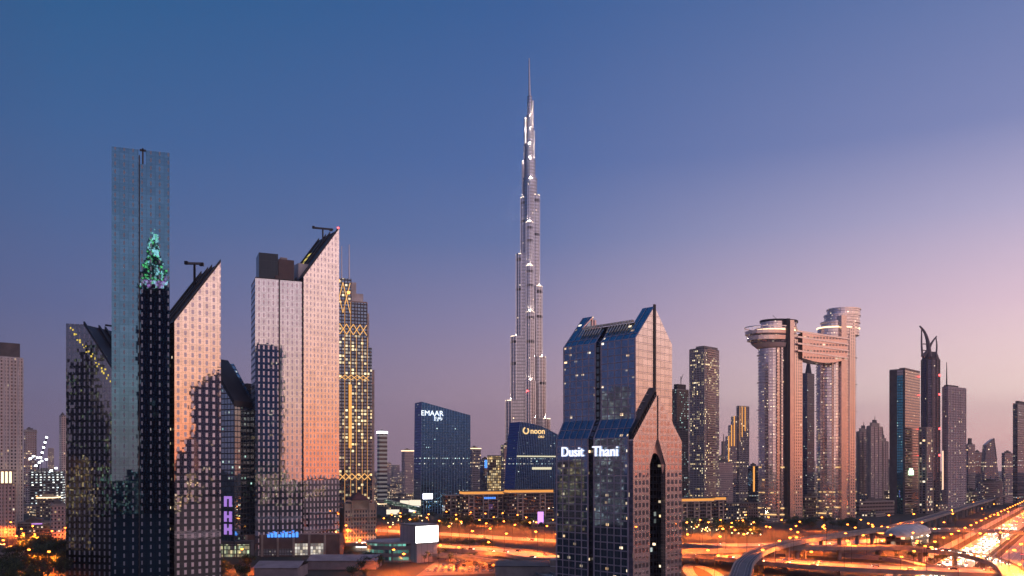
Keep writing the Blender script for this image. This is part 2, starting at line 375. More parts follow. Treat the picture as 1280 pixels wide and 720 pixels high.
# motorway on the ground (runs off to the upper right)
MW = Vector((.70, 1, 0)).normalized(); MWN = Vector((MW.y, -MW.x, 0))
def mw(t, off): return Vector((288, 570, 0)) + MW * t + MWN * off
for off, wd in ((6, 24), (40, 24)):
    c = [mw(t, off) for t in range(-500, 4200, 50)]
    tag(road_sheet(c, wd, .12, AS6, 'motorway'), kind='structure')
for off, wd in ((-18, 8), (66, 10)):
    c = [mw(t, off) for t in range(-420, 3000, 50)]
    tag(road_sheet(c, wd, .10, AS3, 'road'), kind='structure')
c = [mw(t, 23) for t in range(-500, 4000, 50)]
m = MB(); side_wall(m, c, 0, .6, 0, 1.0); tag(m.build('median_barrier', M['conc']), 'low concrete barrier between the two motorway carriageways', 'barrier')
for t in range(-80, 2600, 42):
    if t % 84 < 42: LAMPS.append((mw(t, 23), math.atan2(MW.y, MW.x)))
    if t < 1300: LAMPS.append((mw(t, -8), math.atan2(MW.y, MW.x)))
    elif t % 126 < 42: LAMPS.append((mw(t, -8), math.atan2(MW.y, MW.x)))
    if t < 1500 and t % 84 < 42: LAMPS.append((mw(t, 54), math.atan2(MW.y, MW.x) + 3.14))
# ground level east-west road behind (far band)
FAR = smooth(pts([(395, 660), (470, 663), (560, 668), (690, 676), (860, 681), (960, 681), (1060, 678), (1125, 674)], 0), 8)
tag(road_sheet(FAR, 30, .12, AS6, 'road'), kind='structure')
FAR2 = smooth(pts([(-60, 700), (20, 690), (60, 680), (90, 672), (200, 668), (395, 664)], 0), 6)
tag(road_sheet(FAR2, 22, .116, AS6, 'road'), kind='structure')
for c, st in ((FAR, 30), (FAR2, 36)):
    acc = 0
    for i in range(1, len(c) - 1):
        acc += (c[i] - c[i - 1]).length
        if acc > st:
            acc = 0; d = (c[i + 1] - c[i - 1]).normalized(); s = Vector((-d.y, d.x, 0)); LAMPS.append((c[i] + s * 17, math.atan2(d.y, d.x) + math.pi))
            LAMPS.append((c[i] - s * 17, math.atan2(d.y, d.x)))
# elevated roads
Z1 = 7.0
RB = smooth(pts([(380, 676), (470, 679), (560, 684), (640, 690), (700, 697)], Z1) + pts([(860, 692), (950, 700), (1060, 708), (1180, 713), (1320, 719)], Z1), 10)
flyover(RB, 30, 'wide flyover crossing the whole foreground from the grey billboard block to the right edge', mat=AS6)
RB2 = smooth(pts([(545, 693), (600, 698), (650, 706), (690, 722)], 5.0), 8)
flyover(RB2, 9, 'short curving ramp dropping beside the car park toward the glass hotel', lamps=0)
RC = smooth(pts([(850, 688), (900, 688), (960, 685), (1060, 684), (1120, 684), (1180, 689), (1228, 697), (1258, 708), (1272, 726)], 9.5), 8)
flyover(RC, 13, 'curving ramp flyover that bends down at the lower right over the motorway', mat=AS3, step=28, both=False)
RE = smooth(pts([(850, 681), (930, 687), (1000, 690), (1080, 695), (1130, 701), (1170, 712)], 3.5), 8)
flyover(RE, 10, 'low ramp running between the two wide flyovers right of the glass hotel', mat=AS3, lamps=46, both=False)
RD = smooth(pts([(1096, 667), (1140, 663), (1190, 662), (1250, 664), (1330, 668)], 9.0), 8)
flyover(RD, 15, 'straight road bridge crossing the motorway in front of the metro station', mat=AS3, step=26, both=False, lamps=34)
# loop on the ground at the foot of the hotel
LP = smooth(pts([(905, 730), (893, 716), (868, 706), (860, 708), (862, 716), (875, 730)], 0), 8)
tag(road_sheet(LP, 7, .14, AS3, 'road'), kind='structure')
# metro viaduct
ZM = 14.0
RM = smooth(pts([(915, 760), (925, 720), (934, 700), (958, 686), (1005, 675), (1060, 667), (1112, 660)], ZM), 10)
mv = flyover(RM, 10.5, 'pale elevated metro viaduct curving up from the bottom edge to the station', cat='viaduct', name='metro_viaduct', mat=plain('track_bed', (.13, .12, .13), .7), step=30, lamps=0)
RM2 = smooth([RM[-1]] + [mw(t, -62) + UP * ZM for t in (330, 420, 520, 700, 1000, 1500, 2200, 3200)], 6)
flyover(RM2, 10.5, 'metro viaduct running away beside the motorway to the right horizon', cat='viaduct', name='metro_viaduct', mat=bpy.data.materials['track_bed'], step=34, lamps=0)
for c in (RM, RM2):
    for off in (-3.4, -1.9, 1.9, 3.4):
        m = MB(); side_wall(m, c, off, .22, .1, .4)
        m.build('rail', M['rail'], mv if c is RM else bpy.data.objects['metro_viaduct.001'])
# metro station shell
sc_ = (RM[-1] + RM2[6]) / 2 if False else gnd(1135, 662, ZM); sd_ = (RM2[5] - RM[-20]); sd_.z = 0; sd_.normalize(); sn_ = Vector((-sd_.y, sd_.x, 0))
cs = Vector((sc_.x, sc_.y, 0)); st = thing('metro_station', 'shell roofed metro station with pale curved roof beside the motorway', 'station', cs)
def shell(L, Wd, Hh, zb, flip, mbb, nx=16, ny=10):
    g = {}
    for i in range(nx + 1):
        for j in range(ny + 1):
            a = i / nx * 2 - 1; th = math.pi * j / ny; wl = math.sqrt(max(.0, 1 - abs(a) ** 2.6)) * .8 + .2
            g[i, j] = cs + sd_ * a * L / 2 + sn_ * math.cos(th) * Wd / 2 * wl + UP * (zb + math.sin(th) * Hh * wl)
    for i in range(nx):
        for j in range(ny): mbb.face([g[i, j], g[i + 1, j], g[i + 1, j + 1], g[i, j + 1]])
m = MB(); shell(84, 28, 9, 10, 0, m); m.build('shell_roof', plain('shell_panel', (.5, .42, .36), .35, .3), st, smooth=True)
m = MB(); m.box(cs - sd_ * 26 - sn_ * 10, sd_ * 52, sn_ * 20, (0, 0, 11)); m.build('concourse', facade('station_glass', (.2, .18, .17), (.1, .1, .1), 4, 6, .8, .6, lit=1.2, es=2.2, metal=.3), st)

# ================================================================ hero: glass hotel with gabled end
C, e1, e2 = Vector((58.7, 425, 0)), Vector((-math.sqrt(.5), math.sqrt(.5), 0)), Vector((math.sqrt(.5), math.sqrt(.5), 0))
W, L = 44.0, 48.5; D = Block(C, e1, e2, L, W)
dh = thing('glass_hotel', 'glass hotel tower with twin pointed gables and white lettering, standing in front of the flyovers', 'hotel', C)
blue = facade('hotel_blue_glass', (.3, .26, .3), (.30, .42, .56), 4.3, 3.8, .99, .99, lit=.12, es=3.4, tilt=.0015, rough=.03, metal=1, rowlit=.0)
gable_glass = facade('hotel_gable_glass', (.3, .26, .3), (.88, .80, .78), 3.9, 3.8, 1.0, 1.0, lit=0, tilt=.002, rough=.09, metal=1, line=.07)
zl, zs, ze, za, zt = 84.5, 94.6, 135.5, 154.0, 145.5
qa = 22.6
up = lambda z: 6 + (z - ze) / (za - ze) * (qa - 6)
dn = lambda z: 38.8 - (z - ze) / (za - ze) * (38.8 - qa)
full = [(6, zs), (38.8, zs), (38.8, ze), (qa, za), (6, ze)]
mid = [(6, zs), (38.8, zs), (38.8, ze), (dn(zt), zt), (up(zt), zt), (6, ze)]
gl = MB()
D.poly(gl, full, 0, 7.5); D.poly(gl, mid, 7.5, 22.2); D.poly(gl, mid, 26.3, 41.5); D.poly(gl, full, 41.5, L)
ins = [(8.2, zs), (36.6, zs), (36.6, ze), (dn(zt) , zt - 3), (up(zt) + 1, zt - 3), (8.2, ze - 1)]
rc_ = MB(); D.poly(rc_, ins, 22.2, 26.3)
sh = [(0, 0), (W, 0), (W, zl), (38.8, zs), (6, zs), (0, zl)]
D.poly(gl, sh, 9, 22.2); D.poly(gl, sh, 26.3, L); D.poly(rc_, [(2.2, 0), (42, 0), (42, zs), (8.2, zs), (2.2, zl)], 22.2, 26.3); rc_.build('recess_strip', facade('recess_glass', (.03, .03, .04), (.10, .12, .16), 2, 3.84, .8, .7, lit=0, metal=1), dh)
A_ = [(0, 0), (14.5, 0), (14.5, zs), (6, zs), (0, zl)]; B_ = [(28.5, 0), (W, 0), (W, zl), (38.8, zs), (28.5, zs)]
D.poly(gl, A_, .01, 9); D.poly(gl, B_, .01, 9); D.poly(gl, [(14.5, 78), (28.5, 78), (28.5, zs), (14.5, zs)], .01, 9)
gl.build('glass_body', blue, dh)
# gable end skin (mirror, warm)
gs = MB(); e = -.12
def gq(pr, e=e): gs.face([D.P(e, q, z) for q, z in pr])
gq([(.1, zl), (qa - .9, zl), (qa - .9, za - .9), (up(ze) , ze), (6, zs)]); gq([(qa + .9, zl), (W - .1, zl), (38.8, zs), (38.8, ze), (qa + .9, za - .9)])
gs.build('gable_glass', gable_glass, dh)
gm = MB()
for z in [zl + 3.8 * k for k in range(1, 18)]:
    ql = 6 if z > zs else (z - zl) / (zs - zl) * 6; qr = W - ql
    if z > ze: ql, qr = up(z), dn(z)
    for a, b in ((ql, qa - .9), (qa + .9, qr)):
        if b > a + .3: D.box(gm, -.2, -.1, a, b, z - .09, z + .09)
gm.build('gable_joint', M['mull'], dh)
sl = MB(); D.box(sl, -.6, .2, qa - .75, qa + .75, zl + 20, za + 1.0); sl.build('gable_slit', M['dark'], dh)
# long face mullions and shoulder ribs
for t0, t1 in ((0, 22.2), (26.3, L)):
    mm = MB()
    for k in range(6):
        t = t0 + (t1 - t0) * k / 5; wdt = .8 if k in (0, 5) else .42
        a, b = t - wdt / 2, t + wdt / 2
        D.box(mm, a, b, -.22, .1, 0, zl); D.box(mm, a, b, 5.78, 6.1, zs, ze)
        mm.face([D.P(a, -.2, zl), D.P(b, -.2, zl), D.P(b, 5.8, zs), D.P(a, 5.8, zs)])
        zz = za if (t < 7.6 or t > 41.4) else zt - 5
        mm.face([D.P(a, 5.8, ze), D.P(b, 5.8, ze), D.P(b, up(zz) - .2, zz), D.P(a, up(zz) - .2, zz)])
    z = zl
    while z > 2: D.box(mm, t0, t1, -.16, .1, z - .24, z + .24); z -= 3.84
    z = ze
    while z > zs - 1: D.box(mm, t0, t1, 5.84, 6.1, z - .24, z + .24); z -= 3.84
    for fz in (.5,):
        q = 6 * fz; zq = zl + (zs - zl) * fz; D.box(mm, t0, t1, q - .2, q, zq - .1, zq + .2)
    for zq in (ze + 3.2,): D.box(mm, t0, t1, up(zq) - .25, up(zq), zq - .12, zq + .12)
    mm.build('mullion_grid', M['mull'], dh)
# roof louvres between the horns
lv = MB(); k = 0; t = 8.2
while t < 41:
    if not 22 < t < 26.5:
        P = [D.P(t, up(zt - 5.2) - .6, zt - 4.6), D.P(t + .55, up(zt - 5.2) - .6, zt - 4.6), D.P(t + .55, up(zt) - .6, zt + 1.2), D.P(t, up(zt) - .6, zt + 1.2)]
        lv.box(P[0], P[1] - P[0], P[3] - P[0], (0, -.3, .4))
    t += 1.9
D.box(lv, 7.6, 41.4, up(zt) - 1, up(zt) + .4, zt + .4, zt + 1.4)
lv.build('roof_louvre', plain('louvre_metal', (.75, .68, .55), .5), dh)
bz = MB(); D.box(bz, 10, 40, up(zt) + 1, dn(zt) - 1, zt - 1, zt + .2); bz.build('roof_deck', M['roof'], dh)
fr = MB()
for q0, q1 in ((13, qa - 1.2), (qa + 1, dn(148))):
    fr.bar(D.P(41.2, q0, 146), D.P(41.2, q1, 153 if q0 < 20 else 149), .45)
fr.bar(D.P(41.2, qa - 1, 145), D.P(41.2, qa - 1, 153), .45); fr.bar(D.P(41.2, qa + 1.5, 145), D.P(41.2, qa + 1.5, 152), .6); fr.build('gable_frame', M['pink'], dh)
# projecting stone gable with arched slot, at e1 = -3
pf = []; sg = MB(); c0 = 21.4
def spoly(pr, t0=-3, t1=-.15): D.poly(sg, pr, t0, t1)
spoly([(.3, 0), (14.5, 0), (14.5, 71), (20.7, 84.5), (20.7, 107), (.3, 83.5)])
spoly([(28.5, 0), (W - .3, 0), (W - .3, 83.5), (22.1, 107), (22.1, 84.5), (28.5, 71)])
PK2 = facade('pink_gable_panels', (.30, .18, .16), (1, .90, .86), 1.64, 1.92, .95, .955, lit=0, metal=.85, rough=.22, tilt=.001)
sg.build('stone_gable', PK2, dh)
ge = MB(); D.poly(ge, [(.3, 84.2), (20.7, 107.6), (20.7, 111.2), (.3, 87.4)], -2.4, -.15)  # solid dark bar stands in for the shade of a recessed band
for k in range(14): f = (k + .5) / 14; D.box(ge, -3.1, -2.3, .3 + 20.4 * f - .35, .3 + 20.4 * f + .35, 84.4 + 23.4 * f, 86.2 + 23.4 * f)
ge.build('groove_shade_bar', M['dark'], dh)
dk = MB()
n = 9
arch = [(14.6 + 13.8 * k / n, 66 + 11 * math.sin(math.pi * k / n) ** .6) for k in range(n + 1)]
for k in range(n):
    (q0, z0), (q1, z1) = arch[k], arch[k + 1]
    dk.face([D.P(-1.2, q0, z0), D.P(-1.2, q1, z1), D.P(-1.2, q1, 85), D.P(-1.2, q0, 85)])
dk.build('arch_spandrel', M['pink'], dh)
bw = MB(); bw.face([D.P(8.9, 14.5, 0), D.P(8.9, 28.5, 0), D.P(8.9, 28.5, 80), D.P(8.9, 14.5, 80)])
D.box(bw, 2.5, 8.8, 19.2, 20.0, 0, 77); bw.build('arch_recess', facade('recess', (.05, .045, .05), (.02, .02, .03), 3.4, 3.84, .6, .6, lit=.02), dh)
jl = MB()
for z in range(20): D.box(jl, 2.5, 8.6, 14.6, 19.2, z * 3.84, z * 3.84 + 1.2)
jl.build('arch_balcony', M['dconc'], dh)
WG = facade('stone_window_glass', (0, 0, 0), (.74, .58, .55), 2.4, 3.84, .99, .99, lit=.16, es=2.4, metal=.9, tilt=.004, off=(0, 0))
spots = []
for r in range(20, -1, -1):
    z = 3.0 + r * 3.84
    for q in (1.7, 4.9, 8.1, 11.3, 30.0, 33.6, 37.2, 41.0): spots.append((q, z))
for r in range(21, 26):
    z = 3.0 + r * 3.84
    for q in (1.7, 4.9, 8.1, 11.3, 14.5, 17.5, 24, 27, 30.0, 33.6, 37.2, 41.0):
        if z + 3.4 < 84 + 23.5 * (q - .3) / 20.4 and z + 3.4 < 107.5 - 23.5 * (q + 2.4 - 22.1) / 21.6: spots.append((q, z))
def wf(mb, s):
    q, z = s; D.box(mb, -3.04, -2.6, q, q + (2.0 if q < 15 else 2.3), z, z + 2.3)
win_parts(wf, spots, WG, dh)
mb = MB()
for q0, q1, z in [(1.7, 19.5, 85.8)]: pass
# ghost windows of the upper stone gable
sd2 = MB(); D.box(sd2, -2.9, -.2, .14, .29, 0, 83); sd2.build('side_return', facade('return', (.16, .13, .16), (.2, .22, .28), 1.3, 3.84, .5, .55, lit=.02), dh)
nL = -e2; nR = -e1
ltr = glow('hotel_letter_light', (.78, .80, 1), 1.5)
sign('Dusit', D.P(36.9, -.5, 77.6), -e1, nL, 7.3, ltr, dh, bold=.04); sign('Thani', D.P(14.4, -.5, 77.6), -e1, nL, 7.6, ltr, dh, bold=.04)
gd = bpy.data.lights.new('letter_glow', 'AREA'); gd.energy = 900; gd.color = (.45, .3, 1); gd.size = 20; gd.shape = 'RECTANGLE'; gd.size = 34; gd.size_y = 4
# ================================================================ blade towers
def panel_tower(name, glass, cw, ch, fx, fy, panel=(.88, .80, .84), **k):
    return facade(name, panel, glass, cw, ch, fx, fy, invert=True, metal=1, lit=k.pop('lit', 0), wmetal=.55, line=.06, pcw=k.pop('pcw', (cw / 2, ch / 2)), tilt=k.pop('tilt', .0022), wrough=.45, **k)
def roof_crane(b, t, q, z, hgt, arm, par, mat='dark'):
    m = MB(); p = b.P(t, q, z); m.bar(p, p + UP * hgt, .8, n=4); m.bar(p + UP * hgt - b.e2 * arm * .5 + UP * -.6, p + UP * (hgt + .8) + b.e2 * arm * .5, .9, n=4)
    m.cbox(p + UP * (hgt - 1.2) - b.e2 * arm * .45, 2, 2, 2); m.cbox(p + UP * (hgt - .8) + b.e2 * arm * .4, 2.4, 2, 2)
    m.build('roof_crane', M[mat], par)
def blade(name, label, b, zlo, zhi, front, side, along='q', slope_hi='far'):
    """block whose top slopes along e2 (q) from zlo at q=0 to zhi at q=w2"""
    t = thing(name, label, 'tower', b.C); fp = b.fp()
    tops = [zlo, zhi, zhi, zlo]
    lo = [Vector((p.x, p.y, 0)) for p in fp]; hi = [Vector((p.x, p.y, z)) for p, z in zip(fp, tops)]
    m = MB(); m.face([lo[0], lo[1], hi[1], hi[0]]); m.build('front_facade', front, t)
    m = MB()
    for i, j in ((1, 2), (2, 3), (3, 0)): m.face([lo[i], lo[j], hi[j], hi[i]])
    m.build('side_wall', side, t)
    m = MB(); dz = (zhi - zlo) / b.w2
    S_ = lambda tt, q, up_: b.P(tt, q, zlo + dz * q + up_)
    m.face([S_(0, 0, -.1), S_(0, b.w2, -.1), S_(b.w1, b.w2, -.1), S_(b.w1, 0, -.1)])
    for tt in (0, b.w1 * .42, b.w1 * .62, b.w1 - 1.5):     # raised ribs on the slope
        m.box(S_(tt, 0, 0), S_(tt, b.w2, 0) - S_(tt, 0, 0), b.e1 * 1.5, (0, 0, 2.0))
    m.build('sloped_roof', M['dark'], t)
    return t
sideglass = facade('blade_side_glass', (.03, .03, .04), (.10, .12, .15), 3, 4.3, .8, .7, lit=.01, metal=.9)
# third tower, rose mirrored blade
b3 = Block(*fit(207, 218, 276, 500, 53)); b3.w1 = 40
t3f = panel_tower('rose_mirror_panels', (.93, .84, .80), 4.2, 4.35, .36, .6)
z_lo, z_hi = zat(402, 500), 70 + 255 * b3.P(0, b3.w2).y / F
t3 = blade('blade_tower', 'rose mirrored tower, slanted top rising right, just right of the tallest glass slab', b3, z_lo, z_hi, t3f, sideglass)
roof_crane(b3, 22, b3.w2 * .66, z_lo + (z_hi - z_lo) * .62, 17, 11, t3)
# behind it a dark blade and a dark slab
C_, a1, a2, w1_, w2_ = fit(262, 293, 300, 640, 25)
g1 = Block(C_, a1, a2, w1_, 26)
tg = thing('blade_tower', 'dark tower with roof slanting down right, half hidden behind the first rose mirrored tower', 'tower', g1.C)
fp = g1.fp(); zt_ = [zat(508, 640), zat(512, 660), zat(452, 660), zat(452, 640)]
m = MB(); m.prism(fp, 0, zt_); m.build('facade', facade('teal_glass', (.05, .06, .07), (.35, .45, .50), 3.2, 4.2, .85, .8, lit=.10, es=1.6, litc=((.4, .9, .8), (.9, .9, .7)), metal=1, tilt=.006), tg)
m = MB(); P0, P1 = Vector((*g1.P(g1.w1, -.3).xy, zt_[3] + .5)), Vector((*g1.P(0, -.3).xy, zt_[0] + .5))
m.box(P0, P1 - P0, g1.e2 * 20, (0, 0, 4)); m.build('sloped_roof', M['dark'], tg)
sgn = MB()  # not a sign: glowing strokes stand in for a lilac reflection in the glass
for k, zz in enumerate((zat(627, 640), zat(646, 640), zat(662, 640))):
    g1.box(sgn, 2.5, 5, -.5, -.1, zz - 4, zz + 4); g1.box(sgn, 7.5, 10, -.5, -.1, zz - 4, zz + 4); g1.box(sgn, 5, 7.5, -.48, -.1, zz - (1 if k else -2), zz + (1 if k else 4))
sgn.build('painted_lilac_reflection', glow('lilac_reflection', (.55, .28, .95), .75), tg)
b = Block(*fit(291, 309, 317, 700, 30)); b.w2 = 30
tk = thing('dark_tower', 'plain black tower in the gap left of the silver mirrored tower', 'tower', b.C)
m = MB(); m.prism(b.fp(), 0, zat(486, 700)); m.build('facade', facade('night_glass', (.02, .022, .03), (.05, .07, .10), 3.4, 4.1, .8, .6, lit=.05, es=2.2, litc=((1, .45, .1), (.5, .9, .5)), metal=.8), tk)
m = MB(); b.box(m, 3, b.w1 - 3, 3, 20, zat(486, 700), zat(486, 700) + 5); m.build('roof_plant', M['dark'], tk)
# silver mirrored tower with the dark roof box
b4 = Block(*fit(313, 319, 377.5, 650, 67)); b4.w1 = 30
z4 = zat(346.5, 650)
t4 = thing('mirror_tower', 'silver mirrored tower with a dark box on its flat roof', 'tower', b4.C)
m = MB(); fp = b4.fp(); q5 = .5
t4f = panel_tower('silver_mirror_panels', (.64, .68, .76), 3.6, 5.0, .34, .62, pcw=(1.8, 2.5), tilt=.002)
m.face([Vector((*fp[0].xy, 0)), Vector((*fp[1].xy, 0)), Vector((*fp[1].xy, z4)), Vector((*fp[0].xy, z4))]); m.build('front_facade', t4f, t4)
m = MB()
for i, j in ((1, 2), (2, 3), (3, 0)): m.face([Vector((*fp[i].xy, 0)), Vector((*fp[j].xy, 0)), Vector((*fp[j].xy, z4)), Vector((*fp[i].xy, z4))])
m.build('side_wall', facade('silver_side', (.3, .3, .33), (.5, .52, .58), 3, 5, .8, .6, lit=.02, metal=1), t4)
m = MB(); m.prism(b4.fp(.3), z4 - 1, z4 - .4); m.build('flat_roof', M['roof'], t4)
mv_ = MB(); qm = b4.w2 * .51
b4.box(mv_, -.25, .1, qm - .5, qm + .5, 0, z4); b4.box(mv_, -.3, .1, 0, b4.w2, z4 - .5, z4 + .3); mv_.build('facade_joint', M['dark'], t4)
m = MB(); b4.box(m, 4, 24, b4.w2 * .09, b4.w2 * .50, z4 - .4, z4 + 20.5); m.build('roof_box', facade('roofbox_blue', (.01, .012, .02), (.02, .035, .055), 4, 7, .97, .97, lit=0, metal=.6, rough=.2), t4)
m = MB(); b4.box(m, 3, 22, b4.w2 * .505, b4.w2 * .84, z4 - .4, z4 + 16.5); b4.box(m, 1, 3, b4.w2 * .43, b4.w2 * .57, z4 - 5, z4 + 3); m.build('roof_box', plain('umber_panel', (.09, .065, .07), .5), t4)
m = MB(); b4.box(m, 5, 18, b4.w2 * .55, b4.w2 * .7, z4 + 16.5, z4 + 18.5); m.build('roof_plant', M['conc'], t4)
# rose blade with red beacon
b5 = Block(*fit(372, 379.5, 424, 668, 55)); b5.w1 = 44
zlo5, zhi5 = zat(346, 668), 70 + 297 * b5.P(0, b5.w2).y / F
t5f = panel_tower('rose_mirror_slots', (.96, .88, .86), 3.05, 4.6, .34, .58)
t5 = blade('blade_tower', 'rose mirrored tower with slanted top and red beacon, joined to the silver mirrored tower', b5, zlo5, zhi5, t5f, sideglass)
roof_crane(b5, 24, b5.w2 * .86, zlo5 + (zhi5 - zlo5) * .86, 11, 18, t5)
m = MB(); m.cbox(b5.P(.6, b5.w2 - .6, zhi5), 1.2, 1.2, 1.2); m.build('beacon', M['red'], t5)
m = MB(); b5.box(m, 14, 30, 1, 13, zlo5 - 4, zlo5 + 14); m.build('roof_plant', M['white'], t5)
m = MB(); zc = zlo5 + (zhi5 - zlo5) * .5; S_ = lambda tt, q, u_: b5.P(tt, q, zlo5 + (zhi5 - zlo5) / b5.w2 * q + u_)
for q in (12, 15, 18):
    m.face([S_(30, q, .5), S_(30, q + 2, .5), S_(40, q + 2, .5), S_(40, q, .5)])
m.build('lit_skylight', glow('skylight_yellow', (1, .8, .15), .8), t5)
# podium of the pair
bp = Block(*fit(312, 376, 425, 655, 40)); pz = 18
pd = thing('podium_building', 'low podium with lit showroom bays at the foot of the mirrored pair', 'podium', bp.C)
m = MB(); b_ = Block(at(300, 700, 650) * Vector((1, 1, 0)), Vector((0, 1, 0)), Vector((1, .08, 0)).normalized(), 20, 76); b_.box(m, 0, 16, 0, 76, 0, 17); m.build('wall', plain('podium_stone', (.16, .10, .085), .6), pd)
for k in range(6):
    m = MB(); q = 4 + k * 12; b_.box(m, -.6, .1, q + (.0), q + 1.6, 0, 17); m.build('column', M['stone'], pd)
for k in range(5):
    q = 5.8 + k * 12; lit_ = k in (3, 4)
    m = MB(); b_.box(m, -.15, .1, q, q + 10, 1 if k != 1 else 1, 10 if lit_ else 6)
    m.build('window', facade('bay_%s' % ('lit' if lit_ else 'dim') + str(k), (.5, .45, .4) if lit_ else (.04, .04, .04), (.3, .3, .3), 2.0, 2.6, .86, .86, lit=12 if lit_ else .5, es=1.3 if lit_ else .6, litc=((1, .85, .6), (1, .95, .85)), metal=0), pd)
m = MB()
for k in range(9):
    b_.box(m, -1.2, -.7, 21 + k * 2.7, 21 + k * 2.7 + 1.9, 15.0, 15.0 + 2.2 + (k % 3) * .9)
m.build('sign', M['blue_l'], pd)
# second podium left of it
b_2 = Block(at(262, 700, 640) * Vector((1, 1, 0)), Vector((0, 1, 0)), Vector((1, .02, 0)), 20, 30)
pd2 = thing('showroom', 'two storey lit showroom below the dark blade tower', 'showroom', b_2.C)
m = MB(); b_2.box(m, 0, 16, 0, 31, 0, 13); m.build('wall', M['dconc'], pd2)
for k in range(3):
    m = MB(); b_2.box(m, -.12, .1, 1.2 + k * 10, 10 + k * 10, 1, 10.5); m.build('window', facade('shop%d' % k, (.05, .05, .04), (.3, .3, .3), 1.6, 3.2, .9, .8, lit=3, es=1.5, litc=((1, .75, .35), (.75, 1, .6)), metal=0), pd2)
# tallest glass slab
b2 = Block(*fit(135, 139.5, 212, 470, 67)); b2.w1 = 30
zL, zR = zat(183, 470), 70 + 392 * b2.P(0, b2.w2).y / F
t2f = panel_tower('teal_mirror_panels', (.075, .19, .32), 4.6, 4.4, .18, .5, panel=(.20, .24, .31), tilt=.002, pcw=(2.3, 2.2))
t2 = thing('glass_slab_tower', 'tallest teal glass slab tower with a notch at the middle of its top', 'tower', b2.C)
fp = b2.fp(); hq = b2.w2 * .47; zm = zL + (zR - zL) * .47
def fq(mb, q0, q1, z0, za_, zb_, t=0): mb.face([b2.P(t, q0, z0), b2.P(t, q1, z0), b2.P(t, q1, zb_), b2.P(t, q0, za_)])
for q0, q1, za_, zb_ in ((0, hq - .35, zL, zm), (hq + .35, hq + 3.4, zm - 8, zm - 8), (hq + 3.4, b2.w2, zm, zR)):
    m = MB(); fq(m, q0, q1, 0, za_, zb_); m.build('front_facade', t2f, t2)
m = MB()
b2.box(m, .6, 26, hq - .35, hq + .35, 0, zm - 3)
m.face([b2.P(0, b2.w2, 0), b2.P(b2.w1, b2.w2, 0), b2.P(b2.w1, b2.w2, zR), b2.P(0, b2.w2, zR)]); m.face([b2.P(b2.w1, 0, 0), b2.P(0, 0, 0), b2.P(0, 0, zL), b2.P(b2.w1, 0, zL)])
m.face([b2.P(b2.w1, b2.w2, 0), b2.P(b2.w1, 0, 0), b2.P(b2.w1, 0, zL - 3), b2.P(b2.w1, b2.w2, zR - 3)])
m.face([b2.P(0, 0, zL - 9), b2.P(0, b2.w2, zR - 9), b2.P(b2.w1, b2.w2, zR - 9), b2.P(b2.w1, 0, zL - 9)])
m.build('side_wall', sideglass, t2)
m = MB(); b2.box(m, 0, 1, hq + 1.4, hq + 2.3, zm - 8, zm + 1); b2.box(m, 0, 1, hq + .2, hq + 3.5, zm - .6, zm + .4); m.build('roof_crane', M['dark'], t2)
# dark gold-speckled blade on the left
b1 = Block(*fit(82.5, 140, 141, 530, 11.5)); b1.w2 = 38
t1 = thing('blade_tower', 'dark tower with roof slanting down right, standing left of the tallest glass slab', 'tower', b1.C)
zz0 = zat(402, 530); zk = zat(404, 530); zr = zat(462, 530); T = b1.w1; tk_ = T * .62
prof = [(T, 0), (T, zz0), (tk_, zk), (0, zr), (0, 0)]
m = MB(); m.face([b1.P(t, 0, z) for t, z in prof]); m.build('front_facade', panel_tower('dark_mirror_panels', (.26, .29, .31), 3.6, 4.3, .30, .6, panel=(.42, .40, .46), tilt=.006, pcw=(1.8, 2.1)), t1)
m = MB(); m.face([b1.P(t, b1.w2, z) for t, z in prof][::-1])
m.face([b1.P(0, 0, 0), b1.P(0, b1.w2, 0), b1.P(0, b1.w2, zr), b1.P(0, 0, zr)]); m.face([b1.P(T, b1.w2, 0), b1.P(T, 0, 0), b1.P(T, 0, zz0), b1.P(T, b1.w2, zz0)])
m.build('side_wall', sideglass, t1)
m = MB(); m.face([b1.P(T, 0, zz0), b1.P(tk_, 0, zk), b1.P(tk_, b1.w2, zk), b1.P(T, b1.w2, zz0)])
m.face([b1.P(tk_, 0, zk - .1), b1.P(0, 0, zr - .1), b1.P(0, b1.w2, zr - .1), b1.P(tk_, b1.w2, zk - .1)])
for q in (0, 14, 20, 30):
    a = b1.P(tk_, q, zk); m.box(a, b1.P(0, q, zr) - a, b1.e2 * 1.6, (0, 0, 2))
m.build('sloped_roof', M['dark'], t1)
m = MB(); a = b1.P(T - 3, -.2, zz0 - 2); b = b1.P(1, -.2, zr - 6)  # small glowing boxes stand in for a gold reflection below the slope
for k in range(26):
    f_ = (k + random.random()) / 26; p = a.lerp(b, f_) + UP * random.uniform(-4, 1); m.box(p, b1.e1 * -random.uniform(.5, 1.2), b1.e2 * .1, (0, 0, random.uniform(.4, 1.4)))
m.build('painted_gold_reflection', glow('gold_reflection', (1, .72, .12), .9), t1)
bb = Block(b1.P(tk_ * .55, 16), b1.e1, b1.e2, 3, 3); m = MB(); p = b1.P(tk_ * .55, 16, zk - 12); m.bar(p, p + UP * 13.5, .8, n=4); m.bar(p + UP * 14 + b1.e1 * 5.5, p + UP * 12.2 - b1.e1 * 6, .8, n=4); m.cbox(p + UP * 11 - b1.e1 * 5.5, 1.6, 1.6, 1.6)
m.build('roof_crane', M['dark'], t1)
m = MB(); m.face([b1.P(tk_ * .75, 24, zk + 3), b1.P(0, 24, zr + 14), b1.P(0, 38, zr + 14), b1.P(tk_ * .75, 38, zk + 3)]); b1.box(m, 0, tk_ * .7, 30, 38, zr - 5, zr + 12); m.build('rear_blade', M['dark'], t1)

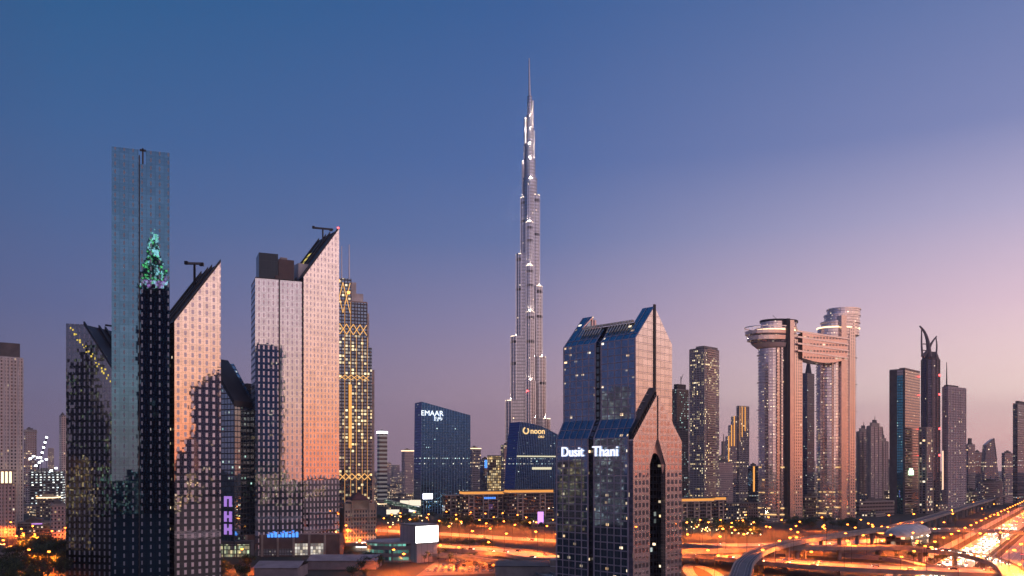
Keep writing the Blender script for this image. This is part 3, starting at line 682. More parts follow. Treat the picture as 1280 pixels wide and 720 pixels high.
# ================================================================ the tall spire tower
D0 = 1560.0; cx = (661 - 640) / F * D0; sx = D0 / F
spf = facade('spire_cladding', (.30, .30, .34), (.46, .48, .54), 3.4, 6.0, .75, .55, lit=.012, es=4, metal=1, rough=.2, wrough=.25, wmetal=.9)
tw = thing('spire_tower', 'immense stepped silver tower tapering to a needle, tallest on the skyline', 'tower', (cx, D0, 0))
cen = Vector((cx, D0, 0))
def lobe(ang, ext, r, z0, z1, name='wing', band=True):
    d = Vector((math.cos(ang), math.sin(ang), 0)); s = Vector((-d.y, d.x, 0)); n = 12
    pp = [cen - s * r] + [cen + d * (ext - r) + d * r * math.sin(math.pi * k / n) - s * r * math.cos(math.pi * k / n) for k in range(n + 1)] + [cen + s * r]
    m = MB(); m.prism(pp, z0, z1); o = m.build(name, spf, tw)
    f = MB()
    for p in pp[1:-1:2]:
        q = cen + d * (ext - r) + (p - cen - d * (ext - r)) * 1.02; f.bar(Vector((*q.xy, z0)), Vector((*q.xy, z1 - 1)), .5, n=4)
    f.build('fin', M['brightsilver'], tw)
    if z1 - z0 > 60:
        dk_ = MB(); q = [cen + d * (ext - r) + (p - cen - d * (ext - r)) * 1.012 for p in pp[1:-1]]
        for zc in ([z0 + (z1 - z0) * .55] + ([z1 - 14] if z1 > 300 else [])):
            for i in range(len(q) - 1): dk_.face([Vector((*q[i].xy, zc)), Vector((*q[i + 1].xy, zc)), Vector((*q[i + 1].xy, zc + 5)), Vector((*q[i].xy, zc + 5))])
        dk_.build('plant_floor', M['dark'], tw)
    if band:
        zc = z1 - 1.6; g_ = MB(); q = [cen + d * (ext - r) + (p - cen - d * (ext - r)) * 1.03 for p in pp[1:-1]]
        for i in range(len(q) - 1):
          if rbj.random() < .55: g_.face([Vector((*q[i].xy, zc)), Vector((*q[i + 1].xy, zc)), Vector((*q[i + 1].xy, zc + 1.3)), Vector((*q[i].xy, zc + 1.3))])
        g_.build('light_band', glow_b, tw)
glow_b = glow('tier_light', (1, .78, .55), 2.6)
rbj = random.Random(8)
wash = bpy.data.lights.new('tier_floodlight', 'POINT'); wash.energy = 50000; wash.color = (1, .80, .62); wash.shadow_soft_size = 1.5
A_L, A_R, A_F = R(178), R(-8), R(-86)
for ang, tiers in ((A_L, [(43.5, 193), (34, 312), (24, 464), (15.5, 569), (12, 600)]), (A_R, [(40, 159), (32, 273), (25.5, 404), (20.5, 573)]), (A_F, [(44, 226), (36, 352), (28, 438), (20, 520), (13, 590)])):
    zp = 0
    for k, (ex, z1) in enumerate(tiers):
        if ang == A_F: lobe(ang, ex, 9 - k * .8, zp, z1, band=k > 0)
        else: lobe(ang, ex, 12 - k * 1.0, zp, z1)
        zp = z1 - 2
        if k < len(tiers) - 1:      # floodlights standing on each setback, washing the wall above
            dv = Vector((math.cos(ang), math.sin(ang), 0)); o = bpy.data.objects.new('tier_floodlight', wash); COL.objects.link(o); o.parent = tw
            o.location = dv * (tiers[k + 1][0] + 4.5) + UP * (z1 + 2.5)
def drum(r, z0, z1, dx=0, band=True, n=16, mat=None, name='tier'):
    c = cen + Vector((dx, 0, 0)); pp = [c + Vector((math.cos(2 * math.pi * k / n), math.sin(2 * math.pi * k / n), 0)) * r for k in range(n)]
    m = MB(); m.prism(pp, z0, z1); m.build(name, mat or spf, tw)
    if band:
        g_ = MB(); pq = [c + (p - c) * 1.03 for p in pp]
        for i in range(n):
            if rbj.random() < .5: g_.face([Vector((*pq[i].xy, z1 - 2.2)), Vector((*pq[(i + 1) % n].xy, z1 - 2.2)), Vector((*pq[(i + 1) % n].xy, z1 - .7)), Vector((*pq[i].xy, z1 - .7))])
        if not g_.v: g_.face([Vector((*pq[k_].xy, z1 - 2 + j_)) for k_, j_ in ((12, 0), (13, 0), (13, 1), (12, 1))]); g_.build('light_band', glow_b, tw)
for z_ in (600, 640, 668, 697, 722):
    o = bpy.data.objects.new('tier_floodlight', wash); COL.objects.link(o); o.parent = tw; o.location = (3, -15, z_ + 2)
drum(13.5, 0, 604, 2); drum(11, 604, 640, 1.5); drum(9.2, 640, 668, .5); drum(8, 668, 697, 2); drum(6, 697, 722, 1.5); drum(4.4, 722, 757, 1.5)
m = MB(); m.bar((cx + 1.5, D0, 757), (cx + .5, D0, 828), 2.4, n=8, r2=.9); m.build('spire', M['silver'], tw)
for dx, z0, z1 in ((-11, 604, 636), (-8, 640, 664), (9, 668, 692), (-6.5, 697, 716), (7, 722, 748)):
    m = MB(); m.bar((cx + dx, D0 - 2, z0 - 30), (cx + dx, D0 - 2, z1), 2.2, n=8); m.build('fin', M['silver'], tw)
for zb in (520, 470, 560):
    m = MB(); pq = [cen + Vector((math.cos(2 * math.pi * k / 16), math.sin(2 * math.pi * k / 16), 0)) * 21 for k in range(16)]
m = MB(); m.cbox((cx - 4, D0 - 45.5, 205), 2.2, 2.2, 2.2); m.build('beacon', M['red'], tw)

# ================================================================ sky-bridge pair
def elfp(c, rx, ry, rot, n=28):
    ca, sa = math.cos(rot), math.sin(rot)
    return [Vector((c.x + rx * math.cos(a) * ca - ry * math.sin(a) * sa, c.y + rx * math.cos(a) * sa + ry * math.sin(a) * ca, 0)) for a in [2 * math.pi * k / n for k in range(n)]]
sv = thing('sky_bridge_towers', 'pair of rounded rosy towers joined near the top by a curved sky bridge', 'towers', (430, 1085, 0))
svg = facade('oval_glass', (.7, .5, .45), (.86, .74, .72), 3.2, 3.9, .94, .84, lit=.22, rowlit=.04, es=3.0, metal=.95, rough=.09, tilt=.006, wrough=.4)
svs = facade('oval_stone', (.92, .78, .72), (.40, .34, .34), 3.4, 3.9, .5, .55, lit=.04, es=2, metal=.8, wrough=.2, wmetal=.85)
def tower_oval(px0, px1, Yc, pytop, slab, rise):
    x0, x1 = (px0 - 640) / F * Yc, (px1 - 640) / F * Yc; c = Vector(((x0 + x1) / 2, Yc, 0)); rx = (x1 - x0) / 2; zt = zat(pytop, Yc)
    m = MB(); m.prism(elfp(c, rx * .96, 19, R(12)), 0, zt); m.build('glass_body', svg, sv, smooth=False)
    sl = MB(); z = 6
    while z < zt - 1:
        k = .99 + (.05 if int(z / 3.9) % 9 == 0 else 0); sl.prism(elfp(c, rx * k, 19.6 * k, R(12)), z, z + .4, bottom=True); z += 3.9
    sl.build('floor_slab', plain('slab_rose', (.93, .80, .75), .25, .8, .06), sv)
    return c, rx, zt
cL, rL, zLt = tower_oval(946, 1003, 1085, 428, None, 0)
cR, rR, zRt = tower_oval(1019, 1071, 1110, 418, None, 0)
def stone_pier(px0, px1, Yf, dep, z1, mat=None, name='stone_pier'):
    m = MB(); a, b = (px0 - 640) / F * Yf, (px1 - 640) / F * Yf; c_, s_ = math.cos(R(18)), math.sin(R(18)); wd_ = (b - a) / c_; m.box((a, Yf - 1, 0), (wd_ * c_, wd_ * s_, 0), (-dep * s_, dep * c_, 0), (0, 0, z1)); m.build(name, mat or svs, sv)
stone_pier(971, 984, 1064.5, 20, zat(430, 1064), svs, 'stone_bay'); stone_pier(984, 987.5, 1060, 24, zat(398, 1060), M['dark']); stone_pier(987.5, 993, 1059, 26, zat(400, 1059), plain('rose_stone', (.82, .64, .58), .22, .85, .06))
stone_pier(993, 1004, 1066, 26, zat(418, 1066), svs, 'stone_bay')
stone_pier(1040, 1048, 1091.5, 16, zat(428, 1091), svs, 'stone_bay'); stone_pier(1051.5, 1059, 1086, 22, zat(394, 1086), bpy.data.materials['rose_stone']); stone_pier(1062, 1069.5, 1093, 18, zat(394, 1093), svs, 'stone_bay')
def ring(c, rx, ry, z0, z1, mat, name, lit=None):
    m = MB(); m.prism(elfp(c, rx, ry, R(12)), z0, z1, bottom=True); m.build(name, mat, sv)
rs = bpy.data.materials['slab_rose']
cs2 = cL - Vector((7, 4, 0)); zz = lambda py: zat(py, 1075)
SM = plain('saucer_panel', (.80, .62, .56), .55, .15, .08)
def loft(c0, r0, z0, c1, r1, z1, mat, nm, k=.68):
    m = MB(); A = elfp(c0, r0, r0 * k, R(12)); B = elfp(c1, r1, r1 * k, R(12)); n = len(A)
    for i in range(n): j = (i + 1) % n; m.face([Vector((*A[i].xy, z0)), Vector((*A[j].xy, z0)), Vector((*B[j].xy, z1)), Vector((*B[i].xy, z1))])
    m.face([Vector((*p.xy, z0)) for p in A][::-1]); m.face([Vector((*p.xy, z1)) for p in B]); m.build(nm, mat, sv)
sb = cL - Vector((14, 5, 0)); lf_ = Vector((1, 0, 0))
loft(sb + lf_ * 9, 27, zz(435), sb + lf_ * 6, 30.5, zz(430), SM, 'saucer'); loft(sb + lf_ * 4, 29.5, zz(429.6), sb + lf_ * 4, 30.5, zz(426.5), svg, 'saucer_glass')
loft(sb + lf_ * 2, 32.5, zz(426), sb + lf_ * 2, 33, zz(421), rs, 'saucer'); loft(sb + lf_ * 3, 31, zz(421), sb + lf_ * 3, 31.5, zz(418.8), svg, 'saucer_glass')
loft(sb + lf_, 34, zz(418.5), sb + lf_, 34.4, zz(414.5), rs, 'saucer'); loft(sb + lf_ * 6, 28, zz(414.4), sb + lf_ * 6, 28, zz(412.8), M['warm'], 'light_band'); loft(sb + lf_ * 8, 29, zz(412.6), sb + lf_ * 8, 29, zz(411.2), rs, 'saucer_rim')
m = MB(); E = elfp(sb + lf_, 34.4, 23.4, R(12))
for i in range(len(E)): m.bar(Vector((*E[i].xy, zz(409.6))), Vector((*E[(i + 1) % len(E)].xy, zz(409.6))), .7, n=4); m.bar(Vector((*E[i].xy, zz(414.5))), Vector((*E[i].xy, zz(409.6))), .2, n=4)
m.build('rim_rail', rs, sv)
ring(cL - Vector((1, 0, 0)), 24, 17, zz(412), zz(402), svg, 'roof_drum'); ring(cL - Vector((1, 0, 0)), 25.5, 18, zz(402), zz(399.5), M['dark'], 'roof_rim')
m = MB(); p = cL + Vector((-2, 0, zz(399))); m.bar(p, p + Vector((-7, 0, 7)), .3, n=4); m.build('mast', M['dark'], sv)
for dx, rx, p0, p1 in ((3, 28.5, 420, 412), (5.5, 26, 412, 405), (8, 23.5, 405, 396), (10, 21.5, 396, 388.5)):
    c_ = cR + Vector((dx, 0, 0)); ring(c_, rx, 19, zat(p0, 1110), zat(p1, 1110), svg, 'terrace_tier'); ring(c_, rx + .9, 19.8, zat(p1, 1110), zat(p1, 1110) + 1.6, M['warm'] if p1 == 412 else rs, 'terrace_rim')
# lit lower floors of both towers
for c_, rx_ in ((cL, rL), (cR, rR)):
    for k, z_ in enumerate((8, 16, 24, 36, 52, 68)):
        m = MB(); E = elfp(c_, rx_ * 1.0, 19.85, R(12), 40)
        for i in range(len(E)):
            if E[i].y < c_.y and random.random() < .5 - k * .05: m.face([Vector((*E[i].xy, z_)), Vector((*E[(i + 1) % 40].xy, z_)), Vector((*E[(i + 1) % 40].xy, z_ + 1.7)), Vector((*E[i].xy, z_ + 1.7))])
        if m.v: m.build('lit_floor', glow('lit_floor_warm', (1, .62, .25), 1.1), sv)
# bridge: layered hull with curved belly
x0, x1 = cL.x + 22, cR.x + 2; n = 12; m = MB(); Yb = 1063; Ye = 1092
hb = lambda f: zz(449) - 5 * math.sin(math.pi * f); tb = lambda f: zz(417) + (zz(424) - zz(417)) * f
for i in range(n):
    f0, f1 = i / n, (i + 1) / n; X0, X1 = x0 + (x1 - x0) * f0, x0 + (x1 - x0) * f1; ya, yb_ = Yb + 16 * f0, Yb + 16 * f1
    P = [(X0, ya, hb(f0)), (X1, yb_, hb(f1)), (X1, yb_ + 24, hb(f1)), (X0, ya + 24, hb(f0)), (X0, ya, tb(f0)), (X1, yb_, tb(f1)), (X1, yb_ + 24, tb(f1)), (X0, ya + 24, tb(f0))]
    for q in ((0, 3, 2, 1), (4, 5, 6, 7), (0, 1, 5, 4), (2, 3, 7, 6)): m.face([P[k] for k in q])
m.build('bridge_hull', facade('bridge_wall', (.90, .64, .56), (.3, .25, .25), 4.6, 8.5, .7, .25, lit=.3, es=1.6, metal=.8, wrough=.22, wmetal=.85), sv)
for k, py in enumerate((417, 424, 432, 441)):
    m = MB(); a = Vector((x0 - 6, Yb - 1.6, zz(py))); b = Vector((x1 + 2, Yb + 15, zz(py + 7))); m.box(a, b - a, (0, 4, 0), (0, 0, 2.1)); m.build('bridge_deck', rs, sv)
# dark tower between the pair
b = Block(*fit(1003, 1009, 1018, 1500, 45)); tn = thing('dark_tower', 'slim dark tower seen in the gap below the sky bridge', 'tower', b.C)
m = MB(); m.prism(b.fp(), 0, zat(466, 1500)); m.build('facade', facade('slim_dark', (.10, .09, .11), (.12, .15, .2), 3.5, 4, .8, .6, lit=.08, litc=((.6, .9, .9), (1, .8, .5))), tn)
m = MB(); m.bar(b.P(b.w1 / 2, b.w2 / 2, zat(466, 1500)), b.P(b.w1 / 2, b.w2 / 2, zat(446, 1500)), 6, n=8, r2=1.5); m.build('crown', M['dark'], tn)
# ================================================================ generic towers
def tower(label, pl, pc, pr, ptop, Y, a, mat, fins=None, slabs=None, crown=None, name='tower', cat='tower', fm='mull', w1=None, w2=None, box=True, piers=None, band=None, body='facade'):
    b = Block(*fit(pl, pc, pr, Y, a))
    if w1: b.w1 = w1
    if w2: b.w2 = w2
    t = thing(name, label, cat, b.C); z = zat(ptop, Y); b.z = z; b.t = t
    m = MB(); m.prism(b.fp(), 0, z); m.build(body, mat, t)
    if fins:
        m = MB(); b.fins(m, fins[0], fins[1], 0, z + .6, fins[2] if len(fins) > 2 else .6, fins[3] if len(fins) > 3 else .6); m.build('fin', M[fm] if isinstance(fm, str) else fm, t)
    if slabs:
        m = MB(); b.slabs(m, slabs, z, slabs, .5, .45); m.build('floor_slab', M[fm] if isinstance(fm, str) else fm, t)
    m = MB(); i = .6
    for q in ((0, b.w1, 0, i), (0, b.w1, b.w2 - i, b.w2), (0, i, i, b.w2 - i), (b.w1 - i, b.w1, i, b.w2 - i)): b.box(m, *q, z, z + 1.6)
    m.build('parapet', M['conc'] if not fins else (M[fm] if isinstance(fm, str) else fm), t)
    if box:
        m = MB(); b.box(m, b.w1 * .25, b.w1 * .8, b.w2 * .2, b.w2 * .7, z, z + 4.5); b.box(m, b.w1 * .3, b.w1 * .5, b.w2 * .3, b.w2 * .5, z + 4.5, z + 6.5); m.build('roof_plant', M['dconc'], t)
    for kind, *v in (crown or []):
        m = MB()
        if kind == 'box':
            b.box(m, b.w1 * v[0], b.w1 * v[1], b.w2 * v[2], b.w2 * v[3], z, z + v[4]); m.build('crown', v[5], t)
        if kind == 'strip':
            b.box(m, -.7, .2, b.w2 * v[0] - v[2], b.w2 * v[0] + v[2], v[1], z); m.build('light_strip', v[3], t)
        if kind == 'lstrip':
            b.box(m, b.w1 * v[0] - v[2], b.w1 * v[0] + v[2], -.7, .2, v[1], z); m.build('light_strip', v[3], t)
        if kind == 'band':
            b.box(m, -.8, b.w1 + .8, -.8, b.w2 + .8, z + v[0], z + v[0] + v[1]); m.build('light_band', v[2], t)
        if kind == 'mast':
            p = b.P(b.w1 * v[0], b.w2 * v[1], z); m.bar(p, p + UP * v[2], v[3], n=6, r2=v[3] * .4); m.build('mast', M['dark'], t)
    return b
fc = facade
F_cream = fc('cream_apartment', (.66, .58, .54), (.10, .10, .13), 3.2, 3.7, .5, .55, lit=.05, metal=.6)
F_brown = fc('brown_apartment', (.50, .40, .36), (.14, .13, .15), 3.0, 3.6, .55, .5, lit=.26, rowlit=.06, es=3.4, metal=.7, litc=((1, .7, .3), (1, .85, .55)))
F_grey = fc('grey_tower', (.34, .31, .33), (.16, .17, .21), 3.4, 3.8, .7, .55, lit=.10, rowlit=.05, metal=.8)
F_navy = fc('navy_glass', (.06, .06, .08), (.14, .22, .34), 3.4, 3.9, .9, .8, lit=.05, rowlit=.05, metal=1, litc=((1, .75, .4), (.7, .9, 1)))
F_rose = fc('rose_apartment', (.60, .46, .43), (.13, .11, .13), 3.0, 3.6, .5, .5, lit=.05, metal=.6)
F_low = fc('low_office', (.20, .16, .14), (.10, .09, .09), 3.6, 3.9, .8, .6, lit=.30, rowlit=.05, es=1.8, metal=.4)
# ---- left edge
b = tower('tall cream tower with dark window strips and darker crown at the far left edge', -26, 0, 28.5, 447, 900, 50, F_cream, fins=(6, 5, 1.2, .7), fm='white', crown=[('box', .05, .9, .04, .9, 17, M['dconc'])], box=False)
b = tower('lower cream tower with lit arched crown in front of the tall cream one', -30, -6, 19, 606, 830, 50, F_rose, fins=(5, 5, .9, .6), fm='stone', crown=[('box', .1, .9, .05, .95, 13, M['warm'])], box=False)
m = MB()
for k in range(5): b.box(m, -.5, .4, b.w2 * (k + .1) / 5, b.w2 * (k + .45) / 5, b.z, b.z + 13.5)
b.box(m, -1, b.w1 + 1, -1, b.w2 + 1, b.z + 13, b.z + 15); m.build('crown', M['stone'], b.t)
tower('grey tower right of the tall cream tower at the left edge', 27, 30, 46, 538, 1500, 60, F_grey, crown=[('band', -3, 1.4, M['conc'])])
tower('brown mid rise apartment block behind the dark trees at the left', 61, 64, 82, 632, 790, 60, F_rose, slabs=3.6, fm='conc')
tower('slim tower with red lights just left of the dark blade tower', 74, 77, 83, 520, 1400, 50, F_rose)
ow = tower('floodlit construction block with bright white work lights left of the dark blade tower', 34, 37, 78, 590, 1350, 70, fc('construction_floor', (.12, .12, .12), (.04, .04, .04), 6, 4.2, .9, .7, lit=.9, es=5, litc=((.7, .9, 1), (1, .95, .8)), metal=0), slabs=4.2, fm='conc')
for i, (px, py) in enumerate([(38, 574), (42, 571), (47, 573), (52, 577), (58, 575), (45, 583), (64, 589), (70, 586)]):
    p = at(px, py, 1348); m = MB(); m.cbox(p, 3.4, 1.5, 2.2); m.bar(p, Vector((p.x, p.y, ow.z - 3)), .3, n=4, mi=1); tag(m.build('floodlight', [glow('flood', (.9, .97, 1), 10), M['dark']]), 'bright white floodlight on the floodlit construction block', 'floodlight', 'floodlights over the construction block')
cr = thing('tower_crane', 'slanting crane jib strung with white lamps over the construction block', 'crane', at(46, 583, 1400) * Vector((1, 1, 0)))
m = MB(); a, b_ = at(48, 583, 1400), at(59, 545, 1400); m.bar(a * Vector((1, 1, 0)), a, 1.2, n=4); m.build('mast', M['dark'], cr); m = MB(); m.bar(a, b_, 1, n=4); m.build('jib', M['dark'], cr)
for k in range(6): m = MB(); m.cbox(a.lerp(b_, (k + .6) / 6), 2.6, 2, 2.6); m.build('lamp', glow('jiblamp', (.9, 1, 1), 10), cr)
tower('low dark block framed by a gold strip of light below the construction block', 43, 46, 68, 622, 1150, 75, F_low, crown=[('strip', .02, 30, 1.0, M['gold']), ('band', -1, 1.4, M['warm'])], name='low_building', cat='building')
tower('low shopping hall with lilac sign behind the orange street at the left', 16, 22, 62, 655, 880, 70, F_low, name='low_building', cat='building', crown=[('strip', .6, 9, 5, M['pink_l'])])
tower('flat pale roofed hall at the lower left corner', -30, -20, 23, 694, 610, 70, F_low, name='low_building', cat='building')
# ---- gold lattice tower
gl_ = fc('lattice_glass', (.06, .06, .07), (.16, .24, .38), 3.6, 3.9, .7, .62, lit=.26, es=2.6, metal=1, litc=((1, .72, .3), (1, .85, .5)))
b = tower('stepped glass tower with golden lattice bands and twin masts, right of the rose mirrored pair', 408, 416, 459, 376, 960, 68, gl_, fins=(3, 3, .5, .8), fm='stone', box=False)
GT = b.t
def addbox(b, t0, t1, q0, q1, z0, z1, mat, nm):
    m = MB(); b.box(m, t0, t1, q0, q1, z0, z1); return m.build(nm, mat, b.t)
addbox(b, 0, 26, b.w2, b.w2 * 1.14, 0, zat(432, 960), gl_, 'side_tier'); addbox(b, 1, 26, b.w2 * 1.141, b.w2 * 1.22, 0, zat(460, 960), M['stone'], 'side_tier')
addbox(b, 4, 24, b.w2 * .9, b.w2 * 1.08, zat(432, 960), zat(388, 960), M['white'], 'crown_tier'); addbox(b, 3, 24, b.w2 * .55, b.w2 * .90, b.z, zat(364, 960), M['white'], 'crown_tier')
addbox(b, 2, 24, b.w2 * .05, b.w2 * .55, b.z, zat(346, 960), gl_, 'crown_tier'); addbox(b, 8, 22, b.w2 * .4, b.w2 * .72, zat(364, 960), zat(349, 960), M['white'], 'crown_tier')
for q, pt in ((.28, 305), (.5, 302)):
    m = MB(); p = b.P(6, b.w2 * q, b.z); m.bar(p, Vector((p.x, p.y, zat(pt, 960))), 1.1, n=6, r2=.5); m.build('mast', M['silver'], b.t)
m = MB()
for q in (.15, .45): m.cbox(b.P(-.5, b.w2 * q, zat(352 + 14 * (q > .3), 960)), 3, 2, 3)
m.build('crown_lamp', glow('amber', (1, .42, .10), 3), b.t)
def lattice(b, q0, q1, z0, z1, n, mat, r=.45, off=-1.0, rows=1):
    m = MB(); dz = (z1 - z0) / rows
    for r_ in range(rows):
        for k in range(n):
            a0, a1 = q0 + (q1 - q0) * k / n, q0 + (q1 - q0) * (k + 1) / n; u0, u1 = z0 + dz * r_, z0 + dz * (r_ + 1)
            m.bar(b.P(off, a0, u0), b.P(off, a1, u1), r, n=4); m.bar(b.P(off, a1, u0), b.P(off, a0, u1), r, n=4)
    m.build('lattice', mat, b.t)
GL = glow('lattice_gold', (1, .50, .15), 1.25)
for q in (0, .17, .34, .51, .68, .85, 1.0):
    m = MB(); m.bar(b.P(-.9, b.w2 * q, 20), b.P(-.9, b.w2 * q, b.z - (0 if q < .6 else 40)), .32, n=4); m.build('light_strip', glow('thin_gold', (1, .46, .14), .8), b.t)
lattice(b, b.w2 * .08, b.w2 * .5, zat(390, 960), zat(352, 960), 2, GL, rows=1, off=-.3); lattice(b, b.w2 * .0, b.w2 * .98, zat(417, 960), zat(404, 960), 5, GL)
lattice(b, 0, b.w2 * 1.05, zat(474, 960), zat(468, 960), 6, GL); lattice(b, 0, b.w2 * 1.1, zat(600, 960), zat(592, 960), 6, GL)
m = MB(); b.box(m, -.9, .1, b.w2 * .46, b.w2 * .54, zat(560, 960), zat(480, 960)); m.build('light_strip', M['gold'], b.t)
# ---- beige hotel with the hipped roof
hb_ = Block(*fit(424, 431, 470, 690, 66)); hb_.w1 = 22; ht = thing('beige_hotel', 'beige hotel with dark hipped roof and white lit name before the gold lattice tower', 'hotel', hb_.C); hb_.t = ht
hz = zat(636, 690); HF = plain('cream_render', (.46, .38, .29), .7); m = MB(); m.prism(hb_.fp(), 0, hz); m.build('wall', HF, ht)
addbox(hb_, 2, 18, hb_.w2 * .25, hb_.w2 * .78, hz, hz + 7, HF, 'upper_storey')
m = MB(); q0, q1 = hb_.w2 * .22, hb_.w2 * .80; A = [hb_.P(0, q0, hz + 7), hb_.P(0, q1, hz + 7), hb_.P(20, q1, hz + 7), hb_.P(20, q0, hz + 7)]; T2 = [hb_.P(9, q0 + 7, hz + 13.5), hb_.P(9, q1 - 7, hz + 13.5)]
m.face([A[0], A[1], T2[1], T2[0]]); m.face([A[1], A[2], T2[1]]); m.face([A[2], A[3], T2[0], T2[1]]); m.face([A[3], A[0], T2[0]]); m.build('hipped_roof', M['brick'], ht)
for qf in (.11, .88):
    m = MB(); q = hb_.w2 * qf; n = 8
    for k in range(n):
        a0, a1 = math.pi * k / n, math.pi * (k + 1) / n; m.bar(hb_.P(-.6, q - 3 * math.cos(a0), hz + 4 + 3 * math.sin(a0)), hb_.P(-.6, q - 3 * math.cos(a1), hz + 4 + 3 * math.sin(a1)), .5, n=4)
    for s_ in (-3, 3): m.bar(hb_.P(-.6, q + s_, hz - 12), hb_.P(-.6, q + s_, hz + 4), .5, n=4)
    m.build('arch', HF, ht); addbox(hb_, .5, 8, q - 2.5, q + 2.5, hz - 1, hz + 4, HF, 'turret')
hw = fc('hotel_window', (0, 0, 0), (.2, .2, .22), 2, 3.5, 1, 1, lit=.30, es=1.8, metal=.5)
spots = [(hb_.w2 * (c_ + .5) / 11 - .6, 2 + r * 3.3) for r in range(int(hz / 3.3) - 1, 0, -1) for c_ in range(11)]
win_parts(lambda mb, s: hb_.box(mb, -.08, .1, s[0], s[0] + 1.3, s[1], s[1] + 1.9), spots, hw, ht)
m = MB()
for k in range(6): hb_.box(m, -1.6, .0, 0, hb_.w2, 8 + k * 6.6, 8.4 + k * 6.6) if k % 2 else hb_.box(m, -1.2, 0, hb_.w2 * .3, hb_.w2 * .7, 8 + k * 6.6, 8.4 + k * 6.6)
m.build('balcony', M['stone'], ht)
m = MB()
for k in range(8): hb_.box(m, -2.2, -1.8, 9 + k * 1.9, 9 + k * 1.9 + 1.3, 3.2, 4.2 + (k % 3) * .4); hb_.box(m, -2.2, -1.8, 9 + k * 1.9, 9 + k * 1.9 + 1.4, 6, 7.4)
m.build('sign', glow('sign_white', (.95, .95, 1), 5), ht)
# ---- between hotel and blue curved tower
tower('slim tower with white floor bands and bright white top, right of the golden lattice', 471.5, 474, 484, 541, 1600, 60, fc('white_band', (.5, .5, .48), (.1, .12, .14), 30, 8, 1, .45, lit=0, metal=.5), crown=[('band', -1, 4, M['wlight'])], slabs=8, fm=plain('slab_lit', (.6, .6, .55), .5, emit=(.8, .8, .6), es=.35))
tower('brown twin tower far behind, left of the blue glass tower', 502, 506, 517, 564, 1900, 55, F_rose, crown=[('band', 0, 2, M['warm'])])
tower('second, slightly lower brown tower far behind, left of the blue glass tower', 515, 518, 526, 572, 1950, 55, F_rose)
# ---- blue tower with slanted roof
def fin_tower(label, pl, pc, pr, ptl, ptr, Y, a, glass, lit, nm='glass_tower', lean=0, depth=34, nfin=26, skew=0):
    C_, q1_, q2_, w1_, w2_ = fit(pl, pc, pr, Y, a); b = Block(C_, q1_, q2_, depth, w2_); t = thing(nm, label, 'tower', b.C); b.t = t
    zl_ = zat(ptl, Y); zr_ = 70 + (Y0 - ptr) / F * b.P(0, b.w2).y
    bow = lambda z, q: b.P(0, q + (lean * (z / zl_) ** 2) * (1 - q / b.w2), z)
    n = 8; m = MB(); fm = MB(); top = lambda q: zl_ + (zr_ - zl_) * (q / b.w2) - skew * math.sin(math.pi * q / b.w2)
    for i in range(nfin):
        qa_, qb_ = b.w2 * i / nfin, b.w2 * (i + 1) / nfin
        for k in range(n):
            P = [bow(top(q) * kk / n, q) for q, kk in ((qa_, k), (qb_, k), (qb_, k + 1), (qa_, k + 1))]; m.face(P)
        for k in range(n): fm.box(bow(top(qa_) * k / n, qa_) + b.e1 * -.5, b.e2 * .35, b.e1 * .6, bow(top(qa_) * (k + 1) / n, qa_) - bow(top(qa_) * k / n, qa_))
    m.build('curtain_wall', glass, t); fm.build('fin', M['finblue'], t)
    m = MB(); lo = [bow(0, 0), bow(0, b.w2)]; hi = [bow(zl_, 0), bow(zr_, b.w2)]; D_ = b.e1 * depth
    for k in range(n): m.face([bow(zl_ * k / n, 0) + D_, bow(zl_ * k / n, 0), bow(zl_ * (k + 1) / n, 0), bow(zl_ * (k + 1) / n, 0) + D_])
    m.face([lo[1], lo[1] + D_, hi[1] + D_, hi[1]]); m.face([hi[0] - UP * 3, hi[1] - UP * 3, hi[1] + D_ - UP * 3, hi[0] + D_ - UP * 3]); m.face([lo[1] + D_, lo[0] + D_, hi[0] + D_, hi[1] + D_])
    m.build('side_wall', glass, t); return b, bow, zl_, zr_
M['finblue'] = plain('fin_blue', (.26, .42, .60), .35, .5)
blueg = fc('deep_blue_glass', (.02, .08, .14), (.03, .115, .36), 3.2, 4.0, .98, .86, lit=.02, rowlit=.025, es=2.6, metal=1, rough=.12, litc=((.6, .95, 1), (1, .9, .7)), tilt=.004)
b, bow, zl_, zr_ = fin_tower('deep blue glass tower with slanted top and small white lettering', 521, 526, 588, 502, 519, 1230, 66, blueg, .05, lean=1.5, nfin=18)
sg_m = glow('tower_letter', (.9, .97, 1), 1.6)
sign('EMAAR', Vector((*b.P(-1.6, b.w2 * .22).xy, zat(516.5, 1230))), b.e2, -b.e1, 10.8, sg_m, b.t)
sign('إعمار', Vector((*b.P(-1.6, b.w2 * .34).xy, zat(521.8, 1230))), b.e2, -b.e1, 7, sg_m, b.t, bold=.1)
m = MB(); b.box(m, -.8, .1, 3, 18, zat(624, 1230), zat(617, 1230)); m.build('sign', glow('sgw', (.9, .9, 1), 3), b.t)
b, bow, zl_, zr_ = fin_tower('deep blue curved glass tower with warm yellow lettering at the foot of the spire tower', 640, 643, 697, 527, 543, 1280, 62, blueg, .05, lean=10, nfin=24, skew=-4)
ym = glow('yellow_letter', (1, .62, .26), 1.4)
sign('noon', Vector((*b.P(-1.8, b.w2 * .52).xy, zat(538.5, 1280))), b.e2, -b.e1, 12.5, ym, b.t, bold=.12)
sign('نون', Vector((*b.P(-1.8, b.w2 * .60).xy, zat(544.2, 1280))), b.e2, -b.e1, 6, ym, b.t, bold=.05)
m = MB(); pc_ = Vector((*b.P(-1.8, b.w2 * .25).xy, zat(538, 1280))); n = 14
